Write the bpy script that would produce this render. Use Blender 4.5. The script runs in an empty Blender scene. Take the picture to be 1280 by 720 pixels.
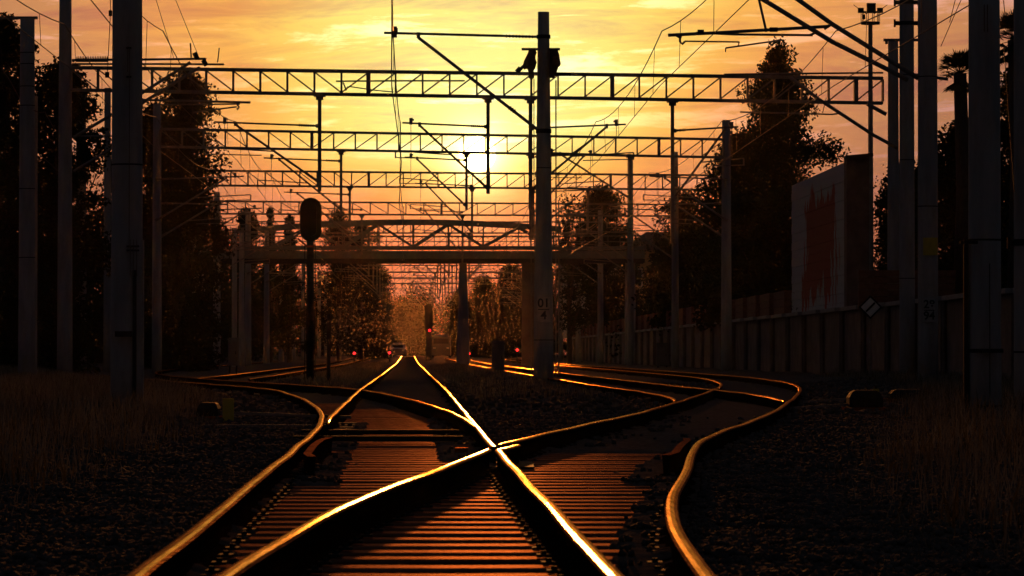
import bpy, math, random
import numpy as np
from mathutils import Vector, Matrix

random.seed(7)
RNG = np.random.default_rng(7)
SC = bpy.context.scene
COL = SC.collection
rad = math.radians

# ------------------------------------------------------------------ camera
F = 4870.0            # focal length in units of a 1280-wide frame
H = 0.85              # eye height above the sleeper tops beside the camera
PITCH = math.atan(85.0 / F)
cam_d = bpy.data.cameras.new('camera')
cam = bpy.data.objects.new('camera', cam_d)
COL.objects.link(cam)
cam.location = (0, 0, H)
cam.rotation_euler = (math.pi / 2 + PITCH, 0, 0)
cam_d.sensor_width = 36.0
cam_d.lens = F * 36.0 / 1280.0
cam_d.clip_start = 0.5
cam_d.clip_end = 6000
cam_d.dof.use_dof = True
cam_d.dof.focus_distance = 55.0
cam_d.dof.aperture_fstop = 16.0
SC.camera = cam
SC.render.resolution_x = 1024
SC.render.resolution_y = 576

# ------------------------------------------------------------------ light
SUN_EL = math.atan(167.0 / F) + PITCH      # about 3 degrees above the horizon
SUN_AZ = math.atan(-43.0 / F)              # just left of straight ahead
SDIR = Vector((math.sin(SUN_AZ) * math.cos(SUN_EL), math.cos(SUN_AZ) * math.cos(SUN_EL), math.sin(SUN_EL)))
sd = bpy.data.lights.new('sun', 'SUN')
sd.energy = 2.0
sd.angle = rad(0.53)
sd.color = (1.0, 0.32, 0.06)
sun = bpy.data.objects.new('sun', sd)
COL.objects.link(sun)
sun.rotation_euler = SDIR.to_track_quat('Z', 'Y').to_euler()
sun.location = (0, 0, 60)

SC.view_settings.view_transform = 'Standard'
SC.view_settings.look = 'None'
SC.view_settings.exposure = 0.0
SC.view_settings.gamma = 1.0
SC.view_settings.use_curve_mapping = False
SC.cycles.use_denoising = True
SC.cycles.max_bounces = 6
SC.cycles.transparent_max_bounces = 8
SC.cycles.volume_bounces = 0
SC.cycles.caustics_reflective = False
SC.cycles.caustics_refractive = False

# ------------------------------------------------------------------ sky
W = bpy.data.worlds.new('World')
SC.world = W
W.use_nodes = True
nt = W.node_tree
nt.nodes.clear()
def wn(t, **k):
    n = nt.nodes.new(t)
    for a, b in k.items():
        setattr(n, a, b)
    return n
def wl(a, b):
    nt.links.new(a, b)
def wmath(op, a, b=None, c=None, clamp=False):
    n = wn('ShaderNodeMath', operation=op, use_clamp=clamp)
    for i, v in enumerate((a, b, c)):
        if v is None: continue
        if isinstance(v, (int, float)): n.inputs[i].default_value = v
        else: wl(v, n.inputs[i])
    return n.outputs[0]
tc = wn('ShaderNodeTexCoord')
nrm = wn('ShaderNodeVectorMath', operation='NORMALIZE'); wl(tc.outputs['Generated'], nrm.inputs[0])
sep = wn('ShaderNodeSeparateXYZ'); wl(nrm.outputs[0], sep.inputs[0])
dt = wn('ShaderNodeVectorMath', operation='DOT_PRODUCT'); wl(nrm.outputs[0], dt.inputs[0]); dt.inputs[1].default_value = SDIR
ang = wmath('MULTIPLY', wmath('ARCCOSINE', wmath('MINIMUM', dt.outputs['Value'], 0.9999999)), 57.29578)
az = wmath('MULTIPLY', wmath('ARCTAN2', sep.outputs[0], sep.outputs[1]), 57.29578)
el = wmath('MULTIPLY', wmath('ARCSINE', wmath('MAXIMUM', wmath('MINIMUM', sep.outputs[2], 0.99999), -0.99999)), 57.29578)
da = wmath('SUBTRACT', az, math.degrees(SUN_AZ))
de = wmath('SUBTRACT', el, math.degrees(SUN_EL))
up = wmath('MULTIPLY', wmath('MAXIMUM', de, 0.0), 0.38)
deb = wmath('MAXIMUM', wmath('SUBTRACT', 0.22, de), 0.0)
dn = wmath('DIVIDE', wmath('MULTIPLY', deb, 3.6), wmath('ADD', wmath('MULTIPLY', deb, 0.35), 1.0))
dv = wmath('ADD', up, dn)
dh = wmath('MULTIPLY', da, wmath('MAXIMUM', wmath('MINIMUM', wmath('SUBTRACT', 0.84, wmath('MULTIPLY', de, 0.13)), 0.90), 0.60))
r = wmath('SQRT', wmath('ADD', wmath('MULTIPLY', dv, dv), wmath('MULTIPLY', dh, dh)))
# cloud streaks: long in azimuth, thin in elevation, slightly tilted
def wnoise(sx, sy, tilt, scale, detail, rough, dist, seed):
    cx = wn('ShaderNodeCombineXYZ')
    wl(wmath('MULTIPLY', az, sx), cx.inputs[0])
    wl(wmath('MULTIPLY', wmath('ADD', el, wmath('MULTIPLY', az, tilt)), sy), cx.inputs[1])
    cx.inputs[2].default_value = seed
    n = wn('ShaderNodeTexNoise'); n.inputs['Scale'].default_value = scale
    n.inputs['Detail'].default_value = detail; n.inputs['Roughness'].default_value = rough
    n.inputs['Distortion'].default_value = dist
    wl(cx.outputs[0], n.inputs['Vector'])
    return n.outputs['Fac']
def wramp(fac, stops, interp='LINEAR'):
    n = wn('ShaderNodeValToRGB'); n.color_ramp.interpolation = interp
    e = n.color_ramp.elements
    while len(e) > 1: e.remove(e[0])
    e[0].position = stops[0][0]; e[0].color = (*stops[0][1], 1)
    for p, c in stops[1:]:
        x = e.new(p); x.color = (*c, 1)
    wl(fac, n.inputs[0])
    return n.outputs[0]
n_streak = wnoise(0.34, 2.6, -0.03, 1.0, 7.0, 0.62, 0.6, 4.1)
n_band = wnoise(0.13, 0.85, 0.06, 1.0, 4.0, 0.5, 0.5, 9.1)
n_fine = wnoise(1.0, 4.6, -0.03, 1.0, 6.0, 0.65, 0.4, 5.7)
r2 = wmath('ADD', r, wmath('MULTIPLY', wmath('SUBTRACT', n_band, 0.5), 1.8))
r2 = wmath('MAXIMUM', r2, 0.0)
t = wmath('DIVIDE', wmath('LOGARITHM', wmath('ADD', r2, 1.0), math.e), math.log(121.0))
def lp(x): return math.log(1 + x) / math.log(121.0)
base = wramp(t, [
    (lp(0.0), (1.06, 0.98, 0.34)), (lp(0.8), (1.05, 0.96, 0.29)), (lp(1.4), (1.04, 0.85, 0.21)),
    (lp(1.9), (1.02, 0.66, 0.14)), (lp(2.4), (0.94, 0.46, 0.10)), (lp(2.9), (0.82, 0.35, 0.10)), (lp(3.6), (0.66, 0.28, 0.105)),
    (lp(5.0), (0.46, 0.20, 0.10)), (lp(8.0), (0.17, 0.085, 0.052)), (lp(18.0), (0.022, 0.018, 0.018)),
    (lp(45.0), (0.0145, 0.0160, 0.0180)), (lp(110.0), (0.0145, 0.0165, 0.0190))])
lowm = wn('ShaderNodeMix', data_type='RGBA', blend_type='MULTIPLY')
lowf = wramp(wmath('DIVIDE', el, 90.0), [(0.0, (0.95, 0.58, 0.70)), (1.0 / 90, (1.12, 0.70, 0.76)), (2.2 / 90, (1.0, 0.74, 0.82)), (2.8 / 90, (1, .93, .95)), (3.6 / 90, (1, 1, 1)), (1.0, (1, 1, 1))])
lowm.inputs[0].default_value = 1.0
wl(base, lowm.inputs[6]); wl(lowf, lowm.inputs[7])
# bright cirrus streaks (upper sky), only gently lower down
hi = wramp(wmath('DIVIDE', el, 90.0), [(0, (0, 0, 0)), (2.2 / 90, (0.15,) * 3), (3.4 / 90, (.8,) * 3), (4.2 / 90, (1, 1, 1)), (30 / 90, (1, 1, 1)), (1, (.6,) * 3)])
st = wmath('ADD', n_streak, wmath('MULTIPLY', wmath('SUBTRACT', n_fine, 0.5), 0.5))
smask = wmath('MULTIPLY', wmath('MULTIPLY', wmath('SUBTRACT', st, 0.53), 9.0, clamp=True), hi)
cl = wn('ShaderNodeMix', data_type='RGBA', blend_type='MULTIPLY'); cl.inputs[0].default_value = 1.0
wl(lowm.outputs[2], cl.inputs[6])
clf = wn('ShaderNodeMix', data_type='RGBA', blend_type='MIX'); wl(smask, clf.inputs[0])
clf.inputs[6].default_value = (1, 1, 1, 1); clf.inputs[7].default_value = (1.35, 1.50, 2.5, 1)
wl(clf.outputs[2], cl.inputs[7])
dk = wn('ShaderNodeMix', data_type='RGBA', blend_type='MULTIPLY')
dmask = wmath('MULTIPLY', wmath('MULTIPLY', wmath('SUBTRACT', 0.49, n_streak), 7.0, clamp=True), wmath('MULTIPLY', hi, 0.85))
wl(dmask, dk.inputs[0]); wl(cl.outputs[2], dk.inputs[6]); dk.inputs[7].default_value = (0.78, 0.62, 0.95, 1)
# the sun's disc and its aureole
def wexp(k, s):
    return wmath('MULTIPLY', wmath('POWER', math.e, wmath('MULTIPLY', ang, -1.0 / k)), s)
aur = wmath('ADD', wexp(0.20, 9.0), wexp(0.6, 0.30))
disc = wmath('MULTIPLY', wmath('LESS_THAN', ang, 0.265), 8.0)
ac = wn('ShaderNodeMix', data_type='RGBA', blend_type='MIX'); ac.inputs[0].default_value = 1
gl = wn('ShaderNodeVectorMath', operation='SCALE'); gl.inputs[0].default_value = (1.0, 0.76, 0.28); wl(wmath('ADD', aur, disc), gl.inputs['Scale'])
sm = wn('ShaderNodeVectorMath', operation='ADD'); wl(dk.outputs[2], sm.inputs[0]); wl(gl.outputs[0], sm.inputs[1])
sky = wn('ShaderNodeTexSky', sky_type='NISHITA'); sky.sun_disc = False
sky.sun_elevation = SUN_EL; sky.sun_rotation = SUN_AZ; sky.dust_density = 3.0; sky.air_density = 1.2
b1 = wn('ShaderNodeBackground'); wl(sm.outputs[0], b1.inputs[0]); b1.inputs[1].default_value = 0.95
b2 = wn('ShaderNodeBackground'); wl(sky.outputs[0], b2.inputs[0]); b2.inputs[1].default_value = 0.0015
ad = wn('ShaderNodeAddShader'); wl(b1.outputs[0], ad.inputs[0]); wl(b2.outputs[0], ad.inputs[1])
wo = wn('ShaderNodeOutputWorld'); wl(ad.outputs[0], wo.inputs[0])

# ------------------------------------------------------------------ helpers
def P(px, py, d):
    """world point at distance d (along y) seen at pixel (px, py) of the 1280x720 frame"""
    cx, cz = (px - 640.0) / F, (360.0 - py) / F
    c, s = math.cos(PITCH), math.sin(PITCH)
    dy = c - cz * s
    dz = s + cz * c
    return Vector((cx / dy * d, d, H + dz / dy * d))
PXM = lambda n, d: n * d / F      # n frame pixels at distance d, in metres

ZT = [(-50, 0), (0, 0), (33, 0.0), (50, .05), (67, .10), (120, .10), (190, .13), (260, .18), (333, .34), (470, .64), (700, .80), (3000, .82)]
def zt(d):
    for (a, za), (b, zb) in zip(ZT, ZT[1:]):
        if d <= b:
            return za + (zb - za) * (d - a) / (b - a)
    return ZT[-1][1]
ZTX = np.array([a for a, _ in ZT], float); ZTY = np.array([b for _, b in ZT], float)
SL = -0.0265
def cx(c, d): return c + SL * d      # lateral offset c from the camera line measured along the main line

class MB:
    def __init__(s): s.v = []; s.f = []; s.m = []
    def add(s, vs, fs, mi=0):
        o = len(s.v); s.v += [tuple(v) for v in vs]
        s.f += [tuple(o + i for i in f) for f in fs]; s.m += [mi] * len(fs)
    def box(s, c, sz, rz=0.0, mi=0):
        x, y, z = sz[0] / 2, sz[1] / 2, sz[2] / 2
        ca, sa = math.cos(rz), math.sin(rz); vs = []
        for k in range(8):
            a, b, e = (x if k & 1 else -x), (y if k & 2 else -y), (z if k & 4 else -z)
            vs.append((c[0] + a * ca - b * sa, c[1] + a * sa + b * ca, c[2] + e))
        s.add(vs, [(0, 2, 3, 1), (4, 5, 7, 6), (0, 1, 5, 4), (2, 6, 7, 3), (0, 4, 6, 2), (1, 3, 7, 5)], mi)
        return s
    def bar(s, a, b, w, h=None, mi=0):
        """rectangular bar from a to b: w across, h in the upright direction"""
        h = h or w; a = Vector(a); b = Vector(b); t = (b - a).normalized()
        u = Vector((0, 1, 0)) if abs(t.y) < .9 else Vector((1, 0, 0))
        n = t.cross(u).normalized(); u = n.cross(t).normalized()
        vs = []
        for q in (a, b):
            for i, j in ((-1, -1), (1, -1), (1, 1), (-1, 1)):
                vs.append(q + n * (i * h / 2) + u * (j * w / 2))
        s.add(vs, [(3, 2, 1, 0), (4, 5, 6, 7), (0, 1, 5, 4), (1, 2, 6, 5), (2, 3, 7, 6), (3, 0, 4, 7)], mi)
        return s
    def tube(s, pts, rr, n=8, mi=0, cap=True):
        pts = [Vector(p) for p in pts]
        if isinstance(rr, (int, float)): rr = [rr] * len(pts)
        vs = []; u = None
        for i, p in enumerate(pts):
            t = (pts[min(i + 1, len(pts) - 1)] - pts[max(i - 1, 0)]).normalized()
            if u is None:
                u = t.cross(Vector((0, 1, 0.01))) if abs(t.y) < .9 else t.cross(Vector((1, 0, 0.01)))
            u = (u - t * u.dot(t)).normalized(); w = t.cross(u)
            for k in range(n):
                a = 2 * math.pi * k / n
                vs.append(p + (u * math.cos(a) + w * math.sin(a)) * rr[i])
        fs = []
        for i in range(len(pts) - 1):
            for k in range(n):
                k2 = (k + 1) % n
                fs.append((i * n + k, i * n + k2, (i + 1) * n + k2, (i + 1) * n + k))
        if cap:
            fs.append(tuple(range(n - 1, -1, -1))); fs.append(tuple((len(pts) - 1) * n + k for k in range(n)))
        s.add(vs, fs, mi)
        return s
    def build(s, name, mats, parent=None, smooth=False):
        me = bpy.data.meshes.new(name); me.from_pydata(s.v, [], s.f)
        mats = mats if isinstance(mats, (list, tuple)) else [mats]
        for m in mats: me.materials.append(m)
        if len(mats) > 1: me.polygons.foreach_set('material_index', s.m)
        if smooth: me.polygons.foreach_set('use_smooth', [True] * len(s.f))
        me.update()
        return link(name, me, parent)
def link(name, me, parent=None):
    o = bpy.data.objects.new(name, me); COL.objects.link(o)
    if parent is not None:
        o.parent = parent
        o.matrix_parent_inverse = Matrix.Translation(-Vector(parent.location)) if parent.parent is None and parent.type == 'EMPTY' else Matrix.Identity(4)
    return o
def thing(name, label, cat, loc=(0, 0, 0), group=None):
    o = bpy.data.objects.new(name, None); COL.objects.link(o)
    o.location = loc; o.empty_display_size = .3
    return tag(o, label, cat, group)
def tag(o, label=None, cat=None, group=None, kind=None):
    if label: o['label'] = label
    if cat: o['category'] = cat
    if group: o['group'] = group
    if kind: o['kind'] = kind
    return o
def np_mesh(name, V, Fq, mat, parent=None, smooth=False):
    me = bpy.data.meshes.new(name)
    k = Fq.shape[1]
    me.vertices.add(len(V)); me.vertices.foreach_set('co', V.astype(np.float32).ravel())
    me.loops.add(Fq.size); me.loops.foreach_set('vertex_index', Fq.astype(np.int32).ravel())
    me.polygons.add(len(Fq)); me.polygons.foreach_set('loop_start', np.arange(0, Fq.size, k, dtype=np.int32))
    me.polygons.foreach_set('loop_total', np.full(len(Fq), k, np.int32))
    if smooth: me.polygons.foreach_set('use_smooth', np.ones(len(Fq), bool))
    me.update(calc_edges=True)
    me.materials.append(mat)
    return link(name, me, parent)

# ------------------------------------------------------------------ materials
def mat(name, col, rough=.7, metal=0.0, var=.3, scale=4.0, bump=0.0, bscale=None, col2=None, stretch=(1, 1, 1), spec=.5, emit=None, estr=0, thr=None):
    m = bpy.data.materials.new(name); m.use_nodes = True
    N = m.node_tree; b = N.nodes['Principled BSDF']
    b.inputs['Roughness'].default_value = rough; b.inputs['Metallic'].default_value = metal
    b.inputs['Specular IOR Level'].default_value = spec
    tcn = N.nodes.new('ShaderNodeTexCoord'); mp = N.nodes.new('ShaderNodeMapping'); mp.inputs['Scale'].default_value = stretch
    N.links.new(tcn.outputs['Object'], mp.inputs[0])
    no = N.nodes.new('ShaderNodeTexNoise'); no.inputs['Scale'].default_value = scale; no.inputs['Detail'].default_value = 6; no.inputs['Roughness'].default_value = .65
    N.links.new(mp.outputs[0], no.inputs['Vector'])
    ra = N.nodes.new('ShaderNodeValToRGB')
    c2 = col2 or tuple(min(1, c * (1 + var)) for c in col)
    ra.color_ramp.elements[0].color = (*[c * (1 - var) for c in col], 1); ra.color_ramp.elements[1].color = (*c2, 1)
    lo, hi = thr or (.3, .7)
    ra.color_ramp.elements[0].position = lo; ra.color_ramp.elements[1].position = hi
    N.links.new(no.outputs['Fac'], ra.inputs[0]); N.links.new(ra.outputs[0], b.inputs['Base Color'])
    if bump:
        n2 = N.nodes.new('ShaderNodeTexNoise'); n2.inputs['Scale'].default_value = bscale or scale * 4; n2.inputs['Detail'].default_value = 5
        N.links.new(mp.outputs[0], n2.inputs['Vector'])
        bu = N.nodes.new('ShaderNodeBump'); bu.inputs['Strength'].default_value = bump; bu.inputs['Distance'].default_value = .02
        N.links.new(n2.outputs['Fac'], bu.inputs['Height']); N.links.new(bu.outputs[0], b.inputs['Normal'])
    if emit:
        b.inputs['Emission Color'].default_value = (*emit, 1); b.inputs['Emission Strength'].default_value = estr
    return m
M_conc = mat('spun_concrete', (.30, .30, .29), .75, var=.25, scale=1.4, stretch=(3, 3, .5), bump=.15, bscale=20)
M_steel = mat('galvanised_steel', (.20, .19, .18), .6, .25, var=.35, scale=6)
M_rust = mat('rusty_steel', (.17, .055, .026), .75, .1, var=.5, scale=18, bump=.3)
M_railside = mat('rusted_rail_side', (.016, .009, .006), 1.0, 0.0, var=.5, scale=14, bump=.4, spec=0.0)
M_raildull = mat('dull_railhead', (.11, .044, .016), .24, 1.0, var=.6, scale=9, stretch=(9, .25, 1), bump=.1, bscale=25)
M_railworn = mat('worn_rail_edge', (.16, .085, .045), .42, .8, var=.4, scale=9, stretch=(9, .25, 1), bump=.2, bscale=25)
M_railtop = mat('polished_railhead', (.21, .085, .026), .17, 1.0, var=.45, scale=9, stretch=(9, .25, 1), bump=.05, bscale=25)
M_sleeper = mat('worn_sleeper', (.105, .038, .022), .78, 0, var=.5, scale=7, stretch=(.5, 3, 1), bump=.6, bscale=30, spec=.05)
def tone_by_object(m, lo, hi):
    N = m.node_tree; b = N.nodes['Principled BSDF']; src = b.inputs['Base Color'].links[0].from_socket
    oi = N.nodes.new('ShaderNodeObjectInfo'); mr = N.nodes.new('ShaderNodeMapRange'); mr.inputs['To Min'].default_value = lo; mr.inputs['To Max'].default_value = hi
    N.links.new(oi.outputs['Random'], mr.inputs['Value']); v = N.nodes.new('ShaderNodeVectorMath'); v.operation = 'SCALE'
    N.links.new(src, v.inputs[0]); N.links.new(mr.outputs[0], v.inputs['Scale']); N.links.new(v.outputs[0], b.inputs['Base Color'])
    m2 = N.nodes.new('ShaderNodeMapRange'); m2.inputs['To Min'].default_value = .95; m2.inputs['To Max'].default_value = .60
    N.links.new(oi.outputs['Random'], m2.inputs['Value']); N.links.new(m2.outputs[0], b.inputs['Roughness'])
tone_by_object(M_sleeper, .45, 1.5)
def glossy_coat(m, col, rough, fac):
    """lay a tinted sheen (no grazing-angle whitening) over the material; fac = its share"""
    N = m.node_tree; b = N.nodes['Principled BSDF']; b.inputs['Specular IOR Level'].default_value = 0.0; b.inputs['Metallic'].default_value = 0.0
    g = N.nodes.new('ShaderNodeBsdfGlossy'); g.inputs['Roughness'].default_value = rough
    nz_ = N.nodes.new('ShaderNodeTexNoise'); nz_.inputs['Scale'].default_value = 9; nz_.inputs['Detail'].default_value = 5
    N.links.new([n for n in N.nodes if n.type == 'MAPPING'][0].outputs[0], nz_.inputs['Vector'])
    ra = N.nodes.new('ShaderNodeValToRGB'); ra.color_ramp.elements[0].position = .3; ra.color_ramp.elements[1].position = .62
    ra.color_ramp.elements[0].color = (*[c * .45 for c in col], 1); ra.color_ramp.elements[1].color = (*col, 1)
    N.links.new(nz_.outputs['Fac'], ra.inputs[0]); N.links.new(ra.outputs[0], g.inputs['Color'])
    if b.inputs['Normal'].is_linked: N.links.new(b.inputs['Normal'].links[0].from_socket, g.inputs['Normal'])
    mx = N.nodes.new('ShaderNodeMixShader'); mx.inputs[0].default_value = fac
    o = N.nodes['Material Output']; N.links.new(b.outputs[0], mx.inputs[1]); N.links.new(g.outputs[0], mx.inputs[2]); N.links.new(mx.outputs[0], o.inputs['Surface'])
glossy_coat(M_sleeper, (.56, .29, .19), .50, .34)
glossy_coat(M_rust, (.42, .17, .09), .5, .35)
glossy_coat(M_railtop, (.62, .36, .15), .16, .95)
glossy_coat(M_raildull, (.34, .16, .065), .22, .95)
glossy_coat(M_railworn, (.32, .17, .085), .40, .7)
M_ballast = mat('ballast', (.12, .105, .095), 1.0, 0, var=.5, scale=12, bump=.8, bscale=22, spec=0.0)
M_stone = mat('ballast_stone', (.095, .085, .080), .95, 0, var=.5, scale=5, spec=.05)
M_grass = None
M_iron = mat('dark_cast_iron', (.03, .03, .03), .8, 0.0, var=.4, scale=10, spec=.05)
M_black = mat('black_paint', (.012, .012, .012), .75, 0, var=.3, spec=.2)
M_white = mat('white_paint', (.62, .62, .60), .6, 0, var=.15, scale=8)
M_yellow = mat('yellow_paint', (.55, .42, .03), .6, 0, var=.15, scale=8)
M_plate = mat('weathered_plate', (.36, .35, .33), .7, var=.2, scale=12)
M_annex = mat('stained_plaster', (.15, .10, .09), .9, var=.35, scale=2.0, bump=.3)
M_plateblack = mat('black_lettering', (.02, .02, .02), .6, var=.05)
M_insul = mat('brown_insulator', (.09, .04, .03), .3, 0, var=.2)
M_wire = mat('copper_wire', (.09, .065, .05), .5, .4, var=.2)
M_cabinet = mat('grey_cabinet', (.10, .105, .105), .6, 0, var=.2)
M_bridge = mat('bridge_steel', (.13, .15, .155), .6, .1, var=.3, scale=3)
M_glassred = mat('red_lens', (.5, .02, .02), .3, emit=(1.0, .02, .03), estr=2.5)
M_bark = mat('bark', (.06, .045, .035), .9, var=.4, scale=8, stretch=(3, 3, .6), bump=.5)
M_render = mat('flaking_white_render', (.34, .09, .05), .9, var=.3, scale=1.2, spec=.2)
M_brick = mat('old_brick', (.16, .07, .045), .9, var=.4, scale=6, bump=.3)
M_retain = mat('stained_retaining_concrete', (.16, .135, .12), .9, var=.4, scale=1.1, bump=.3)
M_facade = mat('ochre_facade', (.38, .30, .17), .85, var=.2, scale=1.5)
M_rooft = mat('dark_roof', (.07, .04, .03), .8, var=.3, scale=3)
M_pane = mat('window_glass', (.03, .035, .04), .12, 0, var=.1)
M_soil = None
def leafmat(name, col, var=.5, tr=.2):
    m = bpy.data.materials.new(name); m.use_nodes = True
    N = m.node_tree; N.nodes.clear()
    geo = N.nodes.new('ShaderNodeNewGeometry')
    wnz = N.nodes.new('ShaderNodeTexNoise'); wnz.inputs['Scale'].default_value = .9; wnz.inputs['Detail'].default_value = 4
    N.links.new(geo.outputs['Position'], wnz.inputs['Vector'])
    ra = N.nodes.new('ShaderNodeValToRGB')
    ra.color_ramp.elements[0].color = (*[c * (1 - var) for c in col], 1); ra.color_ramp.elements[1].color = (*[c * (1 + var) for c in col], 1)
    ra.color_ramp.elements[0].position = .35; ra.color_ramp.elements[1].position = .65
    N.links.new(wnz.outputs['Fac'], ra.inputs[0])
    d = N.nodes.new('ShaderNodeBsdfDiffuse'); t = N.nodes.new('ShaderNodeBsdfTranslucent'); mx = N.nodes.new('ShaderNodeMixShader'); mx.inputs[0].default_value = tr
    N.links.new(ra.outputs[0], d.inputs[0]); N.links.new(ra.outputs[0], t.inputs[0])
    N.links.new(d.outputs[0], mx.inputs[1]); N.links.new(t.outputs[0], mx.inputs[2])
    o = N.nodes.new('ShaderNodeOutputMaterial'); N.links.new(mx.outputs[0], o.inputs[0])
    return m
M_leaf = leafmat('dark_leaves', (.036, .044, .022), .4, .12)
M_leaf2 = leafmat('olive_leaves', (.048, .046, .024), .4, .15)
M_pine = leafmat('conifer_needles', (.028, .036, .020), .4, .1)
M_drygrass = leafmat('dry_grass', (.21, .185, .135), .55, .06)
M_weed = leafmat('dull_weeds', (.060, .055, .030), .4)

# ------------------------------------------------------------------ track geometry
G2 = 0.7525    # half the distance between rail centre lines
def spline(pts):
    xs = np.array([p[0] for p in pts], float); ys = np.array([p[1] for p in pts], float)
    # natural cubic spline
    n = len(xs); h = np.diff(xs); A = np.zeros((n, n)); B = np.zeros(n); A[0, 0] = A[-1, -1] = 1
    for i in range(1, n - 1):
        A[i, i - 1] = h[i - 1]; A[i, i] = 2 * (h[i - 1] + h[i]); A[i, i + 1] = h[i]
        B[i] = 3 * ((ys[i + 1] - ys[i]) / h[i] - (ys[i] - ys[i - 1]) / h[i - 1])
    c = np.linalg.solve(A, B)
    def f(d):
        i = int(min(max(np.searchsorted(xs, d) - 1, 0), n - 2)); t = d - xs[i]
        b = (ys[i + 1] - ys[i]) / h[i] - h[i] * (2 * c[i] + c[i + 1]) / 3
        return float(ys[i] + b * t + c[i] * t * t + (c[i + 1] - c[i]) / (3 * h[i]) * t ** 3)
    return f
fM = lambda d: -0.10 + SL * d
_D = spline([(0, -.18), (6, -.19), (12, -.14), (18, -.02), (24, .33), (30, .66), (36, 1.22), (42, 1.92), (50, 2.72), (60, 3.62), (70, 4.42), (82, 5.15), (97, 5.65), (112, 5.80), (130, 5.55), (160, 4.95), (200, 4.0), (240, 2.94)])
fD = lambda d: _D(d) if d < 240 else 9.30 + SL * d
_L = spline([(30, -.895), (38, -1.13), (43.5, -1.37), (50, -1.78), (57, -2.32), (63, -2.88), (69.5, -3.58), (78, -4.9), (87, -6.45), (99, -8.45), (115, -10.8), (135, -13.1), (160, -14.9), (200, -16.6), (260, -18.3)])
fL = lambda d: _L(d) if d < 260 else -11.41 + SL * d
_N = spline([(46, 2.35), (50, 2.72), (54, 3.00), (58, 3.10), (62, 3.02), (67, 2.80), (75, 2.51), (90, 2.115), (120, 1.32)])
fN = lambda d: _N(d) if 46 < d < 118 else 4.50 + SL * d
fP = lambda d: -4.85 + SL * d
PROF = [(-.065, .000), (-.065, .011), (-.012, .024), (-.009, .115), (-.030, .128), (-.031, .150), (-.0245, .1608), (-.009, .1655),
        (.009, .1655), (.0245, .1608), (.031, .150), (.030, .128), (.009, .115), (.012, .024), (.065, .011), (.065, .000)]
def sample(a, b):
    ds = [a]
    while ds[-1] < b:
        ds.append(ds[-1] + (0.4 if ds[-1] < 40 else .8 if ds[-1] < 100 else 3.0))
    ds[-1] = b
    if len(ds) > 2 and ds[-1] - ds[-2] < .05: ds.pop(-2)
    return ds
def rail(parent, f, side, a, b, lift=0.0, taper=0.0, prof=PROF, name='rail', bend=None, mats=None):
    """sweep the rail section along f offset sideways; bend adds a sideways shift by distance"""
    ds = sample(a, b); vs = []; fs = []; mi = []
    for i, d in enumerate(ds):
        e = .3; tx = (f(d + e) - f(d - e)) / (2 * e); L = math.hypot(tx, 1); nx, ny = 1 / L, -tx / L
        off = side * G2 + (bend(d) if bend else 0)
        w = 1.0
        if taper and d - a < taper: w = .25 + .75 * (d - a) / taper
        wig = .006 * math.sin(d * .9 + side) * math.sin(d * .23 + 1.3 * side)
        zz = zt(d) + lift + .0045 * math.sin(d * 1.05 + side * 1.7) * math.sin(d * .37)
        low = 1.0
        for (u, z) in prof:
            q = off + u * w + wig
            vs.append((f(d) + nx * q, d + ny * q, zz + z * low))
    n = len(prof)
    for i in range(len(ds) - 1):
        for k in range(n - 1):
            fs.append((i * n + k, i * n + k + 1, (i + 1) * n + k + 1, (i + 1) * n + k)); mi.append((1 if 6 <= k <= 8 else 2) if len(prof) == len(PROF) and 5 <= k <= 9 else (1 if len(prof) != len(PROF) and k == 4 else 0))
    fs.append(tuple(range(n - 1, -1, -1))); mi.append(0)
    fs.append(tuple((len(ds) - 1) * n + k for k in range(n))); mi.append(0)
    mb = MB(); mb.v = vs; mb.f = fs; mb.m = mi
    return mb.build(name, mats or [M_railside, M_railtop, M_railworn], parent)
GRP_T = 'tracks of the junction'
tM = thing('railway_track', 'straight main line track from the centre foreground to the far gap', 'railway track', (fM(12), 12, 0), GRP_T)
tD = thing('railway_track', 'track leaving the main line to the right in an S curve', 'railway track', (fD(12), 12, 0), GRP_T)
tL = thing('railway_track', 'track branching left off the main line past the yellow marker', 'railway track', (fL(50), 50, 0), GRP_T)
tN = thing('railway_track', 'parallel track just right of the main line, joining the right S curve', 'railway track', (fN(60), 60, 0), GRP_T)
tP = thing('railway_track', 'far track left of the main line beyond the dark signal', 'railway track', (fP(110), 110, 0), GRP_T)
FR = 29.9
DULL = [M_railside, M_raildull, M_railworn]
rail(tM, fM, -1, 4, 33.9)
# right rail of the main line up to the frog, then bending aside as a wing rail
rail(tM, fM, 1, 4, 30.3, bend=lambda d: 0 if d < 28.75 else (d - 28.75) * .125)
rail(tM, fM, 1, 29.8, 75); rail(tM, fM, 1, 75, 470, mats=DULL)
rail(tM, fM, -1, 38.2, 470, lift=.002, taper=4.0, bend=lambda d: max(0, .055 - (d - 38.2) * .012))
rail(tD, fD, -1, 4, 28.6, lift=.0025)
rail(tD, fD, -1, 29.9, 46, lift=.003, taper=1.2); rail(tD, fD, -1, 46, 240, lift=.003, mats=DULL)
rail(tD, fD, 1, 4, 50); rail(tD, fD, 1, 50, 240, mats=DULL)
rail(tD, fD, -1, 240, 400, mats=DULL); rail(tD, fD, 1, 240, 400, mats=DULL)
rail(tL, fL, -1, 33.9, 330)
rail(tL, fL, 1, 36.3, 330, lift=.003, taper=2.2, mats=DULL)
rail(tN, fN, 1, 53.6, 400, lift=.002, taper=3, mats=DULL); rail(tN, fN, -1, 53.0, 400, lift=.002, taper=3, mats=DULL)
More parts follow.
